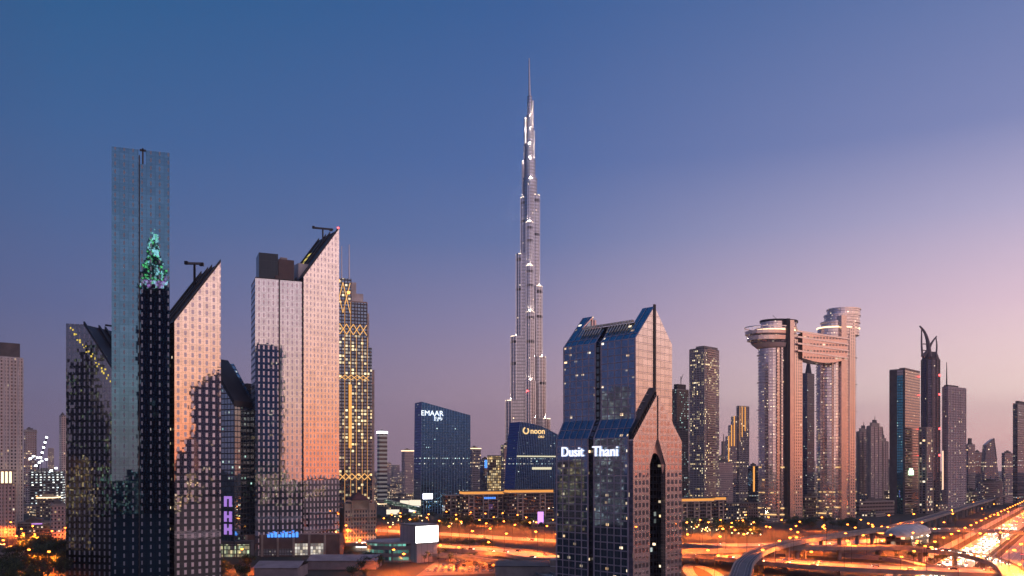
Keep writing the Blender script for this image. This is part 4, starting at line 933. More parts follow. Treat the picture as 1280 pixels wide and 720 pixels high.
for k in range(n):
    a0, a1 = R(110 + 300 * k / n), R(110 + 300 * (k + 1) / n); m.bar(pc_ + b.e2 * 4.6 * math.cos(a0) + UP * 4.6 * math.sin(a0), pc_ + b.e2 * 4.6 * math.cos(a1) + UP * 4.6 * math.sin(a1), 1.0, n=5)
m.build('logo_ring', ym, b.t)
m = MB(); b.box(m, -.9, .1, 4, b.w2 - 4, zat(571, 1280), zat(569.5, 1280)); b.box(m, -.85, .1, b.w2 * .4, b.w2 * .85, zat(587, 1280), zat(584, 1280)); m.build('lit_floor', glow('lf', (1, .9, .6), .9), b.t)
# ---- filler towers centre
tower('grey tower right of the deep blue tower with white lettering', 586, 590, 601, 561, 1750, 58, F_grey, crown=[('band', 0, 1.5, M['warm'])])
tower('lower navy tower with blue sign between the grey tower and the glowing lattice block', 600, 604, 613, 575, 1700, 60, F_navy, crown=[('strip', .5, zat(585, 1700), 5, M['blue_l'])])
gb = tower('block wrapped in a glowing amber mesh left of the spire tower', 609, 612, 629, 570, 1650, 66, fc('amber_mesh', (.3, .2, .12), (.05, .04, .03), 3.6, 5.2, .7, .72, lit=3.5, es=2.0, litc=((1, .6, .2), (1, .8, .45)), metal=0), box=False, slabs=9, fm='stone')
tower('brown podium tower at the left foot of the spire tower', 626, 630, 646, 557, 1480, 58, F_brown, slabs=7.8)
# spire tower's lower neighbours
tower('low block with lit floors at the right foot of the spire tower', 684, 686, 694, 600, 1500, 60, F_brown)
# ---- office row with golden cornice
GC = glow('cornice_gold', (.95, .38, .08), 1.0)
OW = fc('office_row_glass', (.16, .13, .13), (.10, .10, .12), 3.2, 4.1, .92, .74, lit=.16, es=1.7, metal=.85)
def office(label, pl, pc, pr, ptop, Y, a, gold=True, piers=3, w1=None):
    b = Block(*fit(pl, pc, pr, Y, a)); b.w1 = w1 or min(b.w1, 45); t = thing('office_block', label, 'office', b.C); b.t = t; z = zat(ptop, Y); b.z = z
    m = MB(); m.prism(b.fp(), 0, z); m.build('glass_front', OW, t)
    m = MB(); b.box(m, -1.5, b.w1 + 1, -1.2, b.w2 + 1.2, z, z + 1.1); m.build('cornice', M['stone'], t)
    if gold: m = MB(); b.box(m, .3, b.w1, .3, b.w2 - .3, z + 1.1, z + 4.2); m.build('lit_attic', GC, t)
    if gold: m = MB(); b.box(m, -1.0, b.w1 + .6, -.8, b.w2 + .8, z + 4.2, z + 5.0); m.build('roof', M['roof'], t)
    for k in range(piers):
        m = MB(); q = b.w2 * (k + .5) / piers; b.box(m, -1.0, .1, q - 4, q - 2.6, 0, z - .1); b.box(m, -1.0, .1, q + 2.6, q + 4, 0, z - .1)
        for zz_ in range(5, int(z), 5): b.box(m, -.8, .1, q - 2.6, q + 2.6, zz_, zz_ + 1.1)
        m.build('stone_bay', M['stone'], t)
    m = MB(); b.box(m, -8, -1.02, 2, b.w2 - 2, 4.6, 5.4); m.build('canopy', M['conc'], t)
    return b
office('low office block with golden attic light, leftmost block of the office row', 553, 556, 577, 620, 1075, 72, False, 1)
b = office('long office block with golden attic light behind the car park trees', 574, 580, 634, 619, 1040, 72, True, 3)
m = MB()
for k in range(6): b.box(m, -1.4, -1.0, b.w2 * .46 + k * 2.6, b.w2 * .46 + k * 2.6 + 1.6, b.z - 5, b.z - 2.6)
m.build('sign', M['blue_l'], b.t)
office('office block with golden attic light below the deep blue curved tower', 630, 636, 692, 617, 1030, 72, True, 2)
tower('low lit parking building with white sign left of the glass hotel', 660, 664, 697, 655, 960, 70, F_low, name='low_building', cat='building', slabs=4, fm='conc', crown=[('strip', .35, 18, 3.5, M['pink_l'])])
b = office('low office block with golden attic light right of the glass hotel', 838, 848, 893, 628, 1010, 66, True, 3)
b2_ = office('small office wing with golden attic light right of the glass hotel', 890, 894, 908, 626, 1040, 66, True, 1)
tower('long low rosy building left of the sky bridge pair', 905, 910, 948, 630, 1130, 66, fc('rosy_low', (.34, .25, .23), (.2, .16, .16), 4, 4, .5, .5, lit=.08), name='low_building', cat='building', box=False)
# ---- left middle low structures
tower('low mall roof with lit frontage behind the green footbridge', 470, 474, 530, 628, 1500, 76, F_low, name='low_building', cat='building', crown=[('band', -4, 1.5, M['warm'])])
tower('long low pale hall far behind the green footbridge', 474, 478, 527, 610, 2300, 76, F_low, name='low_building', cat='building')
for i, (px0, px1, py0, py1, Y, lab) in enumerate([(500, 512, 625.5, 631, 1230, 'white lit billboard left of the blue tower, upper left one'), (511.5, 526, 625, 632.5, 1215, 'white lit billboard left of the blue tower, upper right one'), (483, 499, 637, 643, 1130, 'warm lit billboard left of the blue tower, lowest'), (511, 524, 632.5, 640, 1160, 'white lit billboard above the green footbridge')]):
    t = thing('billboard', lab, 'billboard', at((px0 + px1) / 2, 600, Y) * Vector((1, 1, 0))); p, q = at(px0, py1, Y), at(px1, py0, Y)
    m = MB(); m.box((p.x, Y, p.z), (q.x - p.x, 0, 0), (0, 1, 0), (0, 0, q.z - p.z)); m.build('panel', glow('bb%d' % i, (1, .86, .66) if i != 3 else (1, 1, 1), 1.15), t)
    m = MB(); m.box((p.x - .5, Y + 1.01, p.z - .5), (q.x - p.x + 1, 0, 0), (0, .6, 0), (0, 0, q.z - p.z + 1))
    for x_ in (p.x + 2, q.x - 2): m.cbox((x_, Y + 1.4, 0), .9, .7, p.z - .5)
    m.build('frame', M['dark'], t)
ft = thing('footbridge', 'green glazed tubular footbridge crossing to the lit halls left of the blue tower', 'footbridge', gnd(500, 655))
for (a, b_) in (((480, 626), (526, 637)), ((488, 649), (526, 640))):
    A, B = at(*a, 1180), at(*b_, 1110); m = MB(); d = B - A; s = Vector((0, 6, 0)); m.box(A - UP * 3, d, s, (0, 0, 5.5)); m.build('glazed_tube', fc('tube', (.06, .16, .10), (.25, .5, .35), 4, 3, .8, .6, lit=1.0, es=.7, litc=((.6, 1, .7), (1, 1, .8)), metal=.3), ft)
    for k in (.1, .5, .9): p = A + d * k; m = MB(); m.cbox((p.x, p.y + 3, 0), 2, 2, p.z - 3.1); m.build('pier', M['conc'], ft)
# ---- grey block with billboard, curved low building, car park
gbk = Block(*fit(500, 521, 546.5, 608, 50)); gt_ = thing('windowless_block', 'windowless grey block carrying a glaring white screen', 'building', gbk.C); gz = zat(658, 608)
m = MB(); m.prism(gbk.fp(), 0, gz); m.build('wall', fc('ribbed_panel', (.46, .40, .40), (.34, .30, .30), 5, 40, .12, 1, lit=0, metal=0, rough=.6), gt_)
m = MB(); gbk.box(m, -.2, gbk.w1 + .2, -.2, gbk.w2 + .2, gz, gz + 1); m.build('parapet', M['conc'], gt_)
m = MB(); gbk.box(m, -.9, -.3, -2, gbk.w2 + .6, gz - 12.5, gz + .5); m.build('screen_frame', M['dark'], gt_)
m = MB(); gbk.box(m, -1.0, -.91, -1.5, gbk.w2 + .1, gz - 12, gz); m.build('screen', glow('screen_white', (1, .98, .96), 5), gt_)
cc = gnd(487, 704); m = MB(); cb_ = thing('curved_hall', 'low hall with curved teal window band left of the grey screen block', 'building', (cc.x, cc.y + 18, 0)); fpc = elfp(Vector((cc.x + 4, cc.y + 22, 0)), 24, 17, .1)
m.prism(fpc, 0, 13.5); m.build('wall', fc('teal_hall', (.22, .2, .2), (.1, .2, .2), 3, 5.2, .8, .45, lit=1.2, es=1.0, litc=((.2, .9, .7), (.5, 1, .8)), metal=.3), cb_)
m = MB(); m.prism(elfp(Vector((cc.x + 4, cc.y + 22, 0)), 25, 18, .1), 13.5, 14.6, bottom=True); m.build('roof', plain('hall_roof', (.36, .30, .29), .6), cb_)
PK = MB(); PK.face([gnd(520, 720, .1), gnd(640, 716, .1), gnd(612, 692, .1), gnd(556, 693, .1)]); tag(PK.build('car_park', plain('car_park_asphalt', (.16, .13, .12), .8)), kind='structure')
lot = thing('shed', 'long grey roofed sheds at the bottom edge below the mirrored pair', 'shed', gnd(400, 716)); m = MB()
for (x0, x1, yb, h_) in ((318, 372, 720, 7), (385, 470, 708, 6)):
    p = gnd(x0, yb + 4); q = gnd(x1, yb + 4); m.box((p.x, p.y, 0), (q.x - p.x, 0, 0), (0, 26, 0), (0, 0, h_)); m.face([(p.x - 1, p.y - 1, h_ + .01), (q.x + 1, p.y - 1, h_ + .01), (q.x + 1, p.y + 13, h_ + 3), (p.x - 1, p.y + 13, h_ + 3)]); m.face([(p.x - 1, p.y + 13, h_ + 3), (q.x + 1, p.y + 13, h_ + 3), (q.x + 1, p.y + 27, h_ + .01), (p.x - 1, p.y + 27, h_ + .01)])
m.build('roof', plain('shed_roof', (.26, .22, .23), .6), lot)
m = MB(); p = gnd(660, 727); m.box((p.x - 20, p.y, 0), (60, 0, 0), (0, 30, 0), (0, 0, 9)); m.box((p.x + 14, p.y + 5, 9), (22, 0, 0), (0, 14, 0), (0, 0, 3.5)); t = thing('low_roof_building', 'dark flat roofed building at the bottom edge left of the glass hotel', 'building', p); m.build('wall', M['conc'], t)
m = MB(); m.box((p.x - 20.3, p.y - .3, 9.01), (34, 0, 0), (0, 30.6, 0), (0, 0, .5)); m.build('roof', M['roof'], t)
# ---- right of the glass hotel
b = tower('dark unfinished tower with teal work lights and roof crane, just right of the glass hotel', 840, 846, 861, 487, 1450, 52, fc('constr', (.13, .12, .13), (.06, .07, .08), 4, 4, .8, .7, lit=.22, es=2.6, litc=((.5, 1, .9), (.9, 1, 1)), metal=.4), slabs=4, fm='dconc', crown=[('box', .1, .9, .1, .8, 10, M['dark'])])
m = MB(); p = b.P(b.w1 * .4, b.w2 * .5, b.z + 10); m.bar(p, p + UP * 14, .8, n=4); m.bar(p + UP * 8, p + UP * 18 + b.e2 * 6, .6, n=4); m.build('roof_crane', M['dark'], b.t)
b = tower('tall brown tower with balconied edge left of the golden stepped tower', 862, 880, 899, 436, 1330, 47, F_brown, fins=(5, 0, .7, .6), fm='conc', crown=[('box', .0, .55, .0, .9, 5, M['conc']), ('box', .5, 1, 0, .3, 2, M['conc'])])
m = MB(); b.slabs(m, 4, b.z, 3.7, .9, 1.1); 
mm = MB(); z = 4
while z < b.z: b.box(mm, -1.3, .1, b.w2 * .2, b.w2 * .75, z, z + 1.1); z += 3.7
mm.build('balcony', plain('balcony_rose', (.66, .50, .44), .35, .4), b.t)
tower('small stepped tower with lit tip beside the tall brown tower', 899, 903, 910, 570, 1700, 45, F_brown, crown=[('box', .2, .7, .2, .7, 30, M['stone']), ('mast', .5, .5, 45, 1.5)])
tower('low brown tower between the tall brown tower and golden stepped tower', 893, 898, 916, 578, 1600, 50, F_rose)
b = tower('stepped tower edged with golden vertical light strips, left of the sky bridge pair', 921, 924, 936, 508, 1650, 50, F_grey, fins=(1, 3, 1, .8), fm='stone', box=False, crown=[('strip', q_, z_, 1.0, M['gold']) for q_, z_ in ((.02, 120), (.3, 128), (.6, 140))])
for k, (pa, pb, pt) in enumerate(((918, 921.5, 520), (914.5, 918.2, 531), (911, 914.8, 545))):
    x0, x1 = (pa - 640) / F * 1650, (pb - 640) / F * 1650; m = MB(); m.box((x0, 1652, 0), (x1 - x0, 0, 0), (0, 25, 0), (0, 0, zat(pt, 1650))); m.build('step', F_grey, b.t)
    m = MB(); m.box((x0 - .6, 1651, 110 if k < 2 else 40), (1.7, 0, 0), (0, .9, 0), (0, 0, zat(pt, 1650) - (110 if k < 2 else 40))); m.build('light_strip', M['gold'], b.t)
tower('small dark blue tower with golden window column left of the sky bridge pair', 935, 940, 949, 583, 1500, 50, F_navy, crown=[('strip', .25, 25, 2, M['gold'])])
tower('podium with lit terraces between the feet of the sky bridge pair', 1001, 1006, 1022, 622, 1150, 60, F_low, name='low_building', cat='building')
tower('long low podium in front of the sky bridge pair', 925, 935, 1075, 652, 1035, 76, fc('podium_glass', (.24, .18, .16), (.1, .08, .08), 5, 5, .8, .5, lit=.5, es=1.4, metal=.3), name='low_building', cat='building', box=False)
# ---- residences cluster
for k, (pl, pc, pr, pt, Y, lab) in enumerate([(1071, 1074, 1088, 540, 1700, 'first, left tower'), (1084, 1088, 1103, 533, 1660, 'second, tallest tower'), (1098, 1101, 1110, 552, 1720, 'third, right tower')]):
    b = tower('pale residential cluster right of the sky bridge pair, ' + lab, pl, pc, pr, pt, Y, 45, F_rose, fins=(2, 3, 2, 1), fm='stone', box=False, crown=[('box', .15, .8, .15, .8, 8, M['stone']), ('box', .3, .6, .3, .6, 14, M['dconc']), ('mast', .5, .5, 22, 1)])
tower('low rosy car park block with open floors right of the sky bridge pair', 1066, 1074, 1118, 628, 1180, 64, fc('openfl', (.26, .20, .18), (.05, .04, .04), 6, 5, .9, .4, lit=.05, metal=.2), name='low_building', cat='building')
# ---- teal stripe tower
b = tower('pale slab tower with teal glass stripe and green lit sign, left of the crescent', 1112, 1131, 1150, 462, 1230, 44, fc('bronze_panel', (.40, .31, .28), (.62, .52, .46), 3.4, 4.0, 1, .7, lit=.03, metal=1, rough=.15), box=False, crown=[('box', 0, .35, 0, 1, 3, M['stone'])])
m = MB(); b.box(m, b.w1 * .1, b.w1 * .5, -.5, .2, 0, b.z - 8); m.build('glass_stripe', fc('teal_stripe', (.02, .05, .06), (.12, .42, .48), 3, 4, .9, .8, lit=.08, litc=((.3, 1, .9), (1, .9, .7)), metal=1), b.t)
m = MB(); b.box(m, b.w1 * .5, b.w1 + .3, -.35, .2, 0, b.z); b.box(m, -.4, b.w1 * .1, -.35, .2, 0, b.z); m.build('stone_wall', M['dconc'], b.t)
m = MB()
for k in range(5): b.box(m, -.8, -.2, b.w2 * .25 + k * 4, b.w2 * .25 + k * 4 + 2.8, zat(594, 1230), zat(594, 1230) + 7 + (k % 2) * 3)
m.build('sign', glow('green_sign', (.6, 1, .6), 3), b.t)
# ---- crescent crowned tower
C_, q1_, q2_, w1_, w2_ = fit(1147, 1163, 1179, 1320, 45); b = Block(C_, q1_, q2_, w1_, w2_)
t = thing('crescent_tower', 'dark tower crowned by two curved horns with red lights down its edge', 'tower', b.C); b.t = t; z = zat(447, 1320); ctr = b.P(b.w1 / 2, b.w2 / 2)
m = MB(); r_ = b.w1 * .62; pp = [ctr + Vector((math.cos(a) * r_ * 1.15, math.sin(a) * r_, 0)) for a in [2 * math.pi * (k + .5) / 12 for k in range(12)]]; m.prism(pp, 0, z); m.build('facade', fc('crescent_glass', (.14, .12, .15), (.10, .10, .15), 3.2, 4, .8, .75, lit=.04, metal=1), t)
for k in range(12): m = MB(); m.bar(Vector((*pp[k].xy, 0)), Vector((*pp[k].xy, z)), .9, n=4); m.build('fin', M['dconc'], t)
m = MB(); pq = [ctr + (p - ctr) * .7 for p in pp]; n = 12
for k in range(n): m.face([Vector((*pp[k].xy, z)), Vector((*pp[(k + 1) % n].xy, z)), Vector((*pq[(k + 1) % n].xy, z + 12)), Vector((*pq[k].xy, z + 12))])
m.face([Vector((*p.xy, z + 12)) for p in pq]); m.build('shoulder', M['dconc'], t)
hm = plain('horn_metal', (.16, .13, .14), .5)
def horn(P, r0, r1, nm):
    m = MB(); Q = smooth([at(px, py, 1330) for px, py in P], 5)
    for i in range(len(Q) - 1): f = i / (len(Q) - 1); m.bar(Q[i], Q[i + 1], r0 + (r1 - r0) * f, n=8, r2=r0 + (r1 - r0) * (i + 1) / (len(Q) - 1))
    m.build(nm, hm, t)
horn([(1162, 446), (1160.5, 434), (1159, 424), (1155, 414), (1149.5, 407.5)], 4.2, 1.2, 'horn'); horn([(1153, 446), (1152, 430), (1152, 412)], 1.8, 1, 'horn')
horn([(1153, 446), (1160, 438), (1165, 428), (1171, 420)], 3.2, .8, 'horn'); horn([(1170, 446), (1171, 432), (1170, 422)], 1.6, .8, 'horn')
for zz_, s in ((430, 1), (438, 1)): m = MB(); m.bar(at(1153, zz_, 1330), at(1161, zz_, 1330), 1, n=4); m.build('horn_brace', hm, t)
for py in (470, 494, 537, 570, 640 - 70): m = MB(); m.cbox(at(1174.5, py, 1296), 2, 2, 2.6); m.build('red_light', glow('redl', (1, .06, .06), 8), t)
m = MB(); m.box(at(1178, 612, 1300), (1.8, 0, 0), (0, 1, 0), (0, 0, 60)); m.build('light_strip', glow('rose_strip', (1, .6, .4), 1.5), t)
tower('slim lower tower with pale edges in front of the crescent crowned tower', 1149, 1158, 1166, 535, 1240, 45, fc('slim_bronze', (.3, .26, .27), (.12, .14, .17), 5, 3.8, .7, .7, lit=.2), fins=(1, 1, 1.5, .8), fm='stone', box=False)
b = tower('grey grid tower with thin mast right of the crescent crowned tower', 1178, 1185, 1207.5, 484, 1340, 55, fc('grid_grey', (.50, .43, .44), (.05, .05, .06), 3.3, 3.9, .45, .5, lit=.06, metal=.5), fins=(4, 7, .8, .5), fm=plain('grey_rib', (.54, .46, .47), .6), box=False, crown=[('box', .1, .9, .05, .6, 4, M['dconc']), ('mast', .3, .02, 40, 1.2)])
# ---- right background
tower('dark cluster tower right of the grey grid tower, nearest to it', 1207, 1210, 1219, 556, 1750, 50, F_grey, crown=[('box', .2, .7, .2, .6, 14, M['dconc'])])
tower('slightly lower dark tower in the cluster right of the grey grid tower', 1216, 1219, 1228, 566, 1800, 50, F_navy)
tb_ = thing('slanted_tower', 'tower with pyramid shaped slanting sides near the right edge', 'tower', at(1240, 600, 1700) * Vector((1, 1, 0))); m = MB(); YY = 1700
pr_ = [(1229, 622), (1252, 622), (1246, 575), (1242.5, 548), (1233, 556), (1231, 580)]
A = [at(px, py, YY) for px, py in pr_]; A[0].z = A[1].z = 0; B = [p + Vector((8, 28, 0)) for p in A]; m.face(A[:]); m.face(B[::-1])
for i in range(6): j = (i + 1) % 6; m.face([A[j], A[i], B[i], B[j]])
m.build('facade', F_grey, tb_)
m = MB()
for i in (2, 3, 4): m.bar(A[i], A[(i + 1) % 6], 1, n=4)
m.build('edge_trim', M['conc'], tb_)
tower('pale mid rise below the slanting tower near the right edge', 1222, 1226, 1254, 603, 1500, 60, fc('pale_mid', (.40, .33, .34), (.1, .1, .12), 3, 3.6, .5, .5, lit=.10))
tower('dark slab tower left of the tower at the right edge', 1252, 1256, 1268, 567, 1600, 50, F_grey)
tower('tall dark blue tower with lit windows cut by the right edge', 1266, 1272, 1300, 505, 1420, 45, F_navy, slabs=11, fm='conc', crown=[('box', .1, .8, .1, .8, 6, M['dconc'])])
tower('brown low block by the motorway left of the glowing ramp', 1204, 1208, 1226, 615, 1520, 55, F_brown, name='low_building', cat='building')
# far skyline
rnd = random.Random(5)
far = [(60, 560), (150, 575), (484, 578), (492, 581), (700, 575), (850, 572), (918, 575), (955, 578), (1010, 570), (1012, 576), (1068, 568), (1112, 574), (1212, 578), (1222, 574), (1262, 577), (1276, 572), (296, 572), (575, 577)]
for k, (px, py) in enumerate(far):
    wd = rnd.uniform(5, 9); Y = rnd.uniform(2600, 4200); b = Block(*fit(px - 2, px, px + wd, Y, 60)); b.w1 = 30; t = thing('distant_tower', 'distant hazy tower block on the horizon', 'tower', b.C, 'distant towers on the horizon'); m = MB(); m.prism(b.fp(), 0, zat(py, Y)); m.build('facade', rnd.choice([F_grey, F_rose, F_brown]), t)
def citymass(name, n, ymin, ymax, rng, hmax, mats):
    mbs = MB()
    for k in range(n):
        Y = ymin * (ymax / ymin) ** rng.random(); X = rng.uniform(-.66, .66) * Y; s1, s2 = rng.uniform(10, 34), rng.uniform(10, 30); h_ = rng.uniform(4, hmax) * (1 if rng.random() < .85 else 1.8)
        mbs.cbox((X, Y, 0), s1, s2, h_, rng.choice([.6, .78, .2]), mi=rng.randrange(len(mats)))
    return tag(mbs.build(name, mats), kind='stuff')
lowm = [fc('lowrise%d' % k, c_, (.08, .08, .09), 4, 3.8, .5, .5, lit=.42, es=3.0, metal=.3, litc=((1, .55, .2), (1, .85, .6))) for k, c_ in enumerate([(.26, .21, .18), (.17, .15, .15), (.36, .30, .26)])]
citymass('distant_city', 4000, 1700, 11000, rnd, 16, lowm)
# low buildings filling the middle distance (individual)
occ = []
for k in range(90):
    for _ in range(30):
        Y = rnd.uniform(1080, 1750); X = rnd.uniform(-.62, .62) * Y; px = 640 + X / Y * F
        v = Vector((X, Y, 0)) - Vector((288, 570, 0)); off = v.dot(MWN)
        if -90 < off < 90 or any((X - a) ** 2 + (Y - b_) ** 2 < 45 ** 2 for a, b_ in occ): continue
        break
    occ.append((X, Y)); b = Block(Vector((X, Y, 0)), e1, e2, rnd.uniform(16, 32), rnd.uniform(16, 36)); z = rnd.uniform(5, 17)
    t = thing('low_building', 'low lit building among many between the towers', 'building', b.C, 'low buildings between the towers')
    m = MB(); m.prism(b.fp(), 0, z); m.build('facade', rnd.choice(lowm), t); m = MB(); b.box(m, -.3, b.w1 + .3, -.3, b.w2 + .3, z, z + .8); b.box(m, 3, 8, 3, 9, z + .8, z + 3); m.build('roof', M['roof'], t)
HAZE = 0.00006
# ================================================================ street lamps
lp = thing('street_lamp', 'street lamp', 'street lamp', (0, 0, 0), 'sodium street lamps along the roads')
m = MB(); m.bar((0, 0, 0), (0, 0, 15), .16, n=6, r2=.09); m.bar((0, 0, 15), (2.2, 0, 15.5), .08, n=5); m.build('pole', M['dark'], lp)
m = MB(); m.cbox((2.6, 0, 15.42), 1.5, .75, .3); m.build('lamp_housing', M['dark'], lp)
m = MB(); m.bar((2.6, 0, 15.4), (2.6, 0, 15.0), .5, n=8, r2=1.0); m.bar((2.6, 0, 15.0), (2.6, 0, 14.5), 1.0, n=8, r2=.35); m.build('lamp_head', M['orange'], lp)
ld = bpy.data.lights.new('lamp_light', 'SPOT'); ld.energy = 145000; ld.color = (1, .17, .015); ld.shadow_soft_size = .6; ld.spot_size = R(156); ld.spot_blend = .5
lo = bpy.data.objects.new('lamp_light', ld); COL.objects.link(lo); lo.location = (2.6, 0, 14.3); lo.parent = lp
# free-standing ones seen in the streets and gardens
free = [(26, 690), (47, 690), (6, 700), (60, 718), (35, 716), (150, 705), (300, 714), (490, 716), (500, 722), (548, 708), (570, 712), (610, 704), (452, 700), (465, 668), (487, 660), (500, 657), (520, 656), (536, 659), (556, 655), (572, 660), (590, 656), (604, 658), (616, 664), (630, 657), (645, 660), (655, 664), (668, 672), (862, 672), (875, 668), (889, 672), (902, 668), (914, 673), (926, 669), (940, 672), (958, 664), (980, 668), (1003, 671), (1030, 664), (1075, 668), (1090, 676), (1110, 680), (1128, 684), (880, 716), (893, 724), (950, 716), (1010, 719), (1100, 700), (1118, 692), (1140, 688), (1060, 690), (1000, 696), (1230, 650), (1245, 643), (1262, 655), (1215, 640), (1190, 652), (1150, 672), (1180, 672), (1160, 680), (860, 655), (935, 660), (690, 668), (10, 672), (70, 668)]
for i, (px, py) in enumerate(free):
    p = gnd(px, py); LAMPS.append((p, random.uniform(0, 6)))
first = True
for p, a in LAMPS:
    if first: lp.location = p; lp.rotation_euler = (0, 0, a); lp['label'] = 'orange sodium street lamp on a tall pole beside the roads'; first = False; continue
    copy_tree(lp, p, a)
print('lamps', len(LAMPS))
# ================================================================ cars
def car_mesh(body, nm):
    m = MB(); L_, W_ = 4.5, 1.85
    prof = [(-2.25, .35), (2.25, .35), (2.25, .75), (1.2, .92), (.55, 1.42), (-1.2, 1.45), (-1.9, .98), (-2.25, .9)]
    A = [Vector((x_, -W_ / 2, z_)) for x_, z_ in prof]; B = [Vector((x_, W_ / 2, z_)) for x_, z_ in prof]; m.face(A); m.face(B[::-1])
    n = len(prof)
    for i in range(n): j = (i + 1) % n; m.face([A[j], A[i], B[i], B[j]], 1 if i in (3, 5) else 0)
    for s_ in (-1, 1): m.face([(.45, s_ * .935, 1.35), (-1.1, s_ * .935, 1.37), (-1.6, s_ * .935, 1.0), (1.0, s_ * .935, .98)][::s_], 1)
    for x_ in (-1.4, 1.4):
        for s_ in (-1, 1): m.bar((x_, s_ * .72, .34), (x_, s_ * .98, .34), .34, mi=1, n=10)
    for s_ in (-1, 1): m.cbox((2.25, s_ * .65, .55), .1, .42, .22, mi=2); m.cbox((-2.25, s_ * .65, .62), .1, .42, .2, mi=3)
    return m.data(nm, [body, M['blackglass'], glow('headlight_' + nm, (1, .86, .62), 22), glow('taillight_' + nm, (1, .04, .02), 12)])
bodies = [plain('paint_white', (.6, .6, .6), .3, 0, .02), plain('paint_silver', (.35, .35, .37), .3, .6, .02), plain('paint_black', (.02, .02, .02), .25, 0, .02), plain('paint_red', (.3, .03, .02), .3, 0, .02)]
meshes = [car_mesh(b_, 'car_' + k) for b_, k in zip(bodies, ('white', 'silver', 'black', 'red'))]
off_h = plain('lamp_glass_off', (.5, .5, .5), .2)
def off(me):
    c = me.copy(); c.materials[2] = off_h; c.materials[3] = off_h; return c
pmesh = [off(x_) for x_ in meshes]
beam = bpy.data.lights.new('headlight_beam', 'SPOT'); beam.energy = 2800; beam.color = (1, .78, .50); beam.spot_size = R(75); beam.spot_blend = .6; beam.shadow_soft_size = .3
rc = random.Random(3)
def car(p, ang, label, group, beamed=False, ms=None):
    me = rc.choices(ms or meshes, [5, 3, 2, 1])[0]; o = bpy.data.objects.new('car', me); COL.objects.link(o); o.location = p; o.rotation_euler = (0, 0, ang); tag(o, label, 'car', group)
    if beamed:
        l_ = bpy.data.objects.new('headlight_beam', beam); COL.objects.link(l_); l_.parent = o; l_.location = (2.4, 0, .7); l_.rotation_euler = (0, R(-78), 0)
    return o
am = math.atan2(MW.y, MW.x)
for ln in range(5):
    t = -60 + rc.uniform(0, 12)
    while t < 1150:
        if rc.random() < (.9 if t < 500 else .6): car(mw(t, -2 + ln * 3.9) + UP * .13, am + math.pi, 'car with white headlights driving toward the camera on the motorway', 'cars coming down the motorway', beamed=t < 600 and rc.random() < .8)
        t += rc.uniform(14, 26) if t < 450 else rc.uniform(50, 90)
for ln in range(4):
    t = -60 + rc.uniform(0, 20)
    while t < 900:
        if rc.random() < .6: car(mw(t, 33 + ln * 3.9) + UP * .13, am, 'car with red tail lights driving away on the motorway', 'cars driving away on the motorway')
        t += rc.uniform(40, 80)
def along(c, step, offs, label, group, dirn=1, prob=.7, beamed=.0):
    for of in offs:
        acc = rc.uniform(0, step); L_ = 0
        for i in range(1, len(c)):
            sg_ = (c[i] - c[i - 1]); l_ = sg_.length; d = sg_.normalized(); s = Vector((-d.y, d.x, 0))
            while acc < l_:
                if rc.random() < prob: car(c[i - 1] + d * acc + s * of + UP * .03, math.atan2(d.y, d.x) + (0 if dirn > 0 else math.pi), label, group, rc.random() < beamed)
                acc += step * rc.uniform(.7, 1.4)
            acc -= l_
along(RB, 44, (9.5, 5.5), 'car crossing to the left on the wide flyover', 'cars on the wide flyover', -1, .7, .3); along(RB, 44, (-5.5, -9.5), 'car crossing to the right on the wide flyover', 'cars on the wide flyover', 1, .7, .3)
along(FAR, 60, (8, -8), 'car on the ground level cross road behind the wide flyover', 'cars on the cross road', -1, .6)
along([p for p in RC if p.x > 300], 9, (2, -2), 'car with bright headlights queuing on the curved ramp', 'cars on the curved ramp', 1, .8, .15)
along([p for p in RD if p.x > 380], 9, (3, -1), 'car with bright headlights crossing the road bridge', 'cars on the road bridge', -1, .9, .3)
for r in range(5):
    for k in range(11):
        if rc.random() < .8:
            p = gnd(536, 714, .1) + Vector((k * 4.6 + r * 4, r * 14, 0)); car(p, R(80), 'car parked in the car park beside the grey screen block', 'cars parked in the car park', ms=pmesh)
# ================================================================ trees
rt = random.Random(9)
leafm = [plain('leaf_dark', (.025, .045, .018), .7, 0, .4, .8), plain('leaf_light', (.07, .10, .03), .7, 0, .4, .8)]
bark = plain('bark', (.12, .09, .07), .9)
def tree_meshes(seed, n=900, rx=4.2, rz=3.2, zc=6.5):
    r = random.Random(seed); tr = MB(); tr.bar((0, 0, 0), (.2, 0, zc - 1), .28, n=7, r2=.16)
    cl = [(Vector((r.gauss(0, rx * .45), r.gauss(0, rx * .45), zc + r.gauss(0, rz * .4))), r.uniform(1, 2.1)) for _ in range(14)]
    for c, _ in cl[:7]: tr.bar((.2, 0, zc - 2.4), c, .12, n=5, r2=.04)
    lf = MB()
    for _ in range(n):
        c, rr = r.choice(cl); d = Vector((r.gauss(0, 1), r.gauss(0, 1), r.gauss(0, .8))).normalized() * rr * r.uniform(.6, 1.1); p = c + d
        a = Vector((r.gauss(0, 1), r.gauss(0, 1), r.gauss(0, 1))).normalized(); b_ = a.orthogonal().normalized(); s = r.uniform(.22, .48)
        lf.face([p - a * s, p + b_ * s * .6, p + a * s, p - b_ * s * .6], 0 if r.random() < .65 else 1)
    return tr.data('trunk', bark), lf.data('crown', leafm)
TM = [tree_meshes(s) for s in (1, 2, 3)]
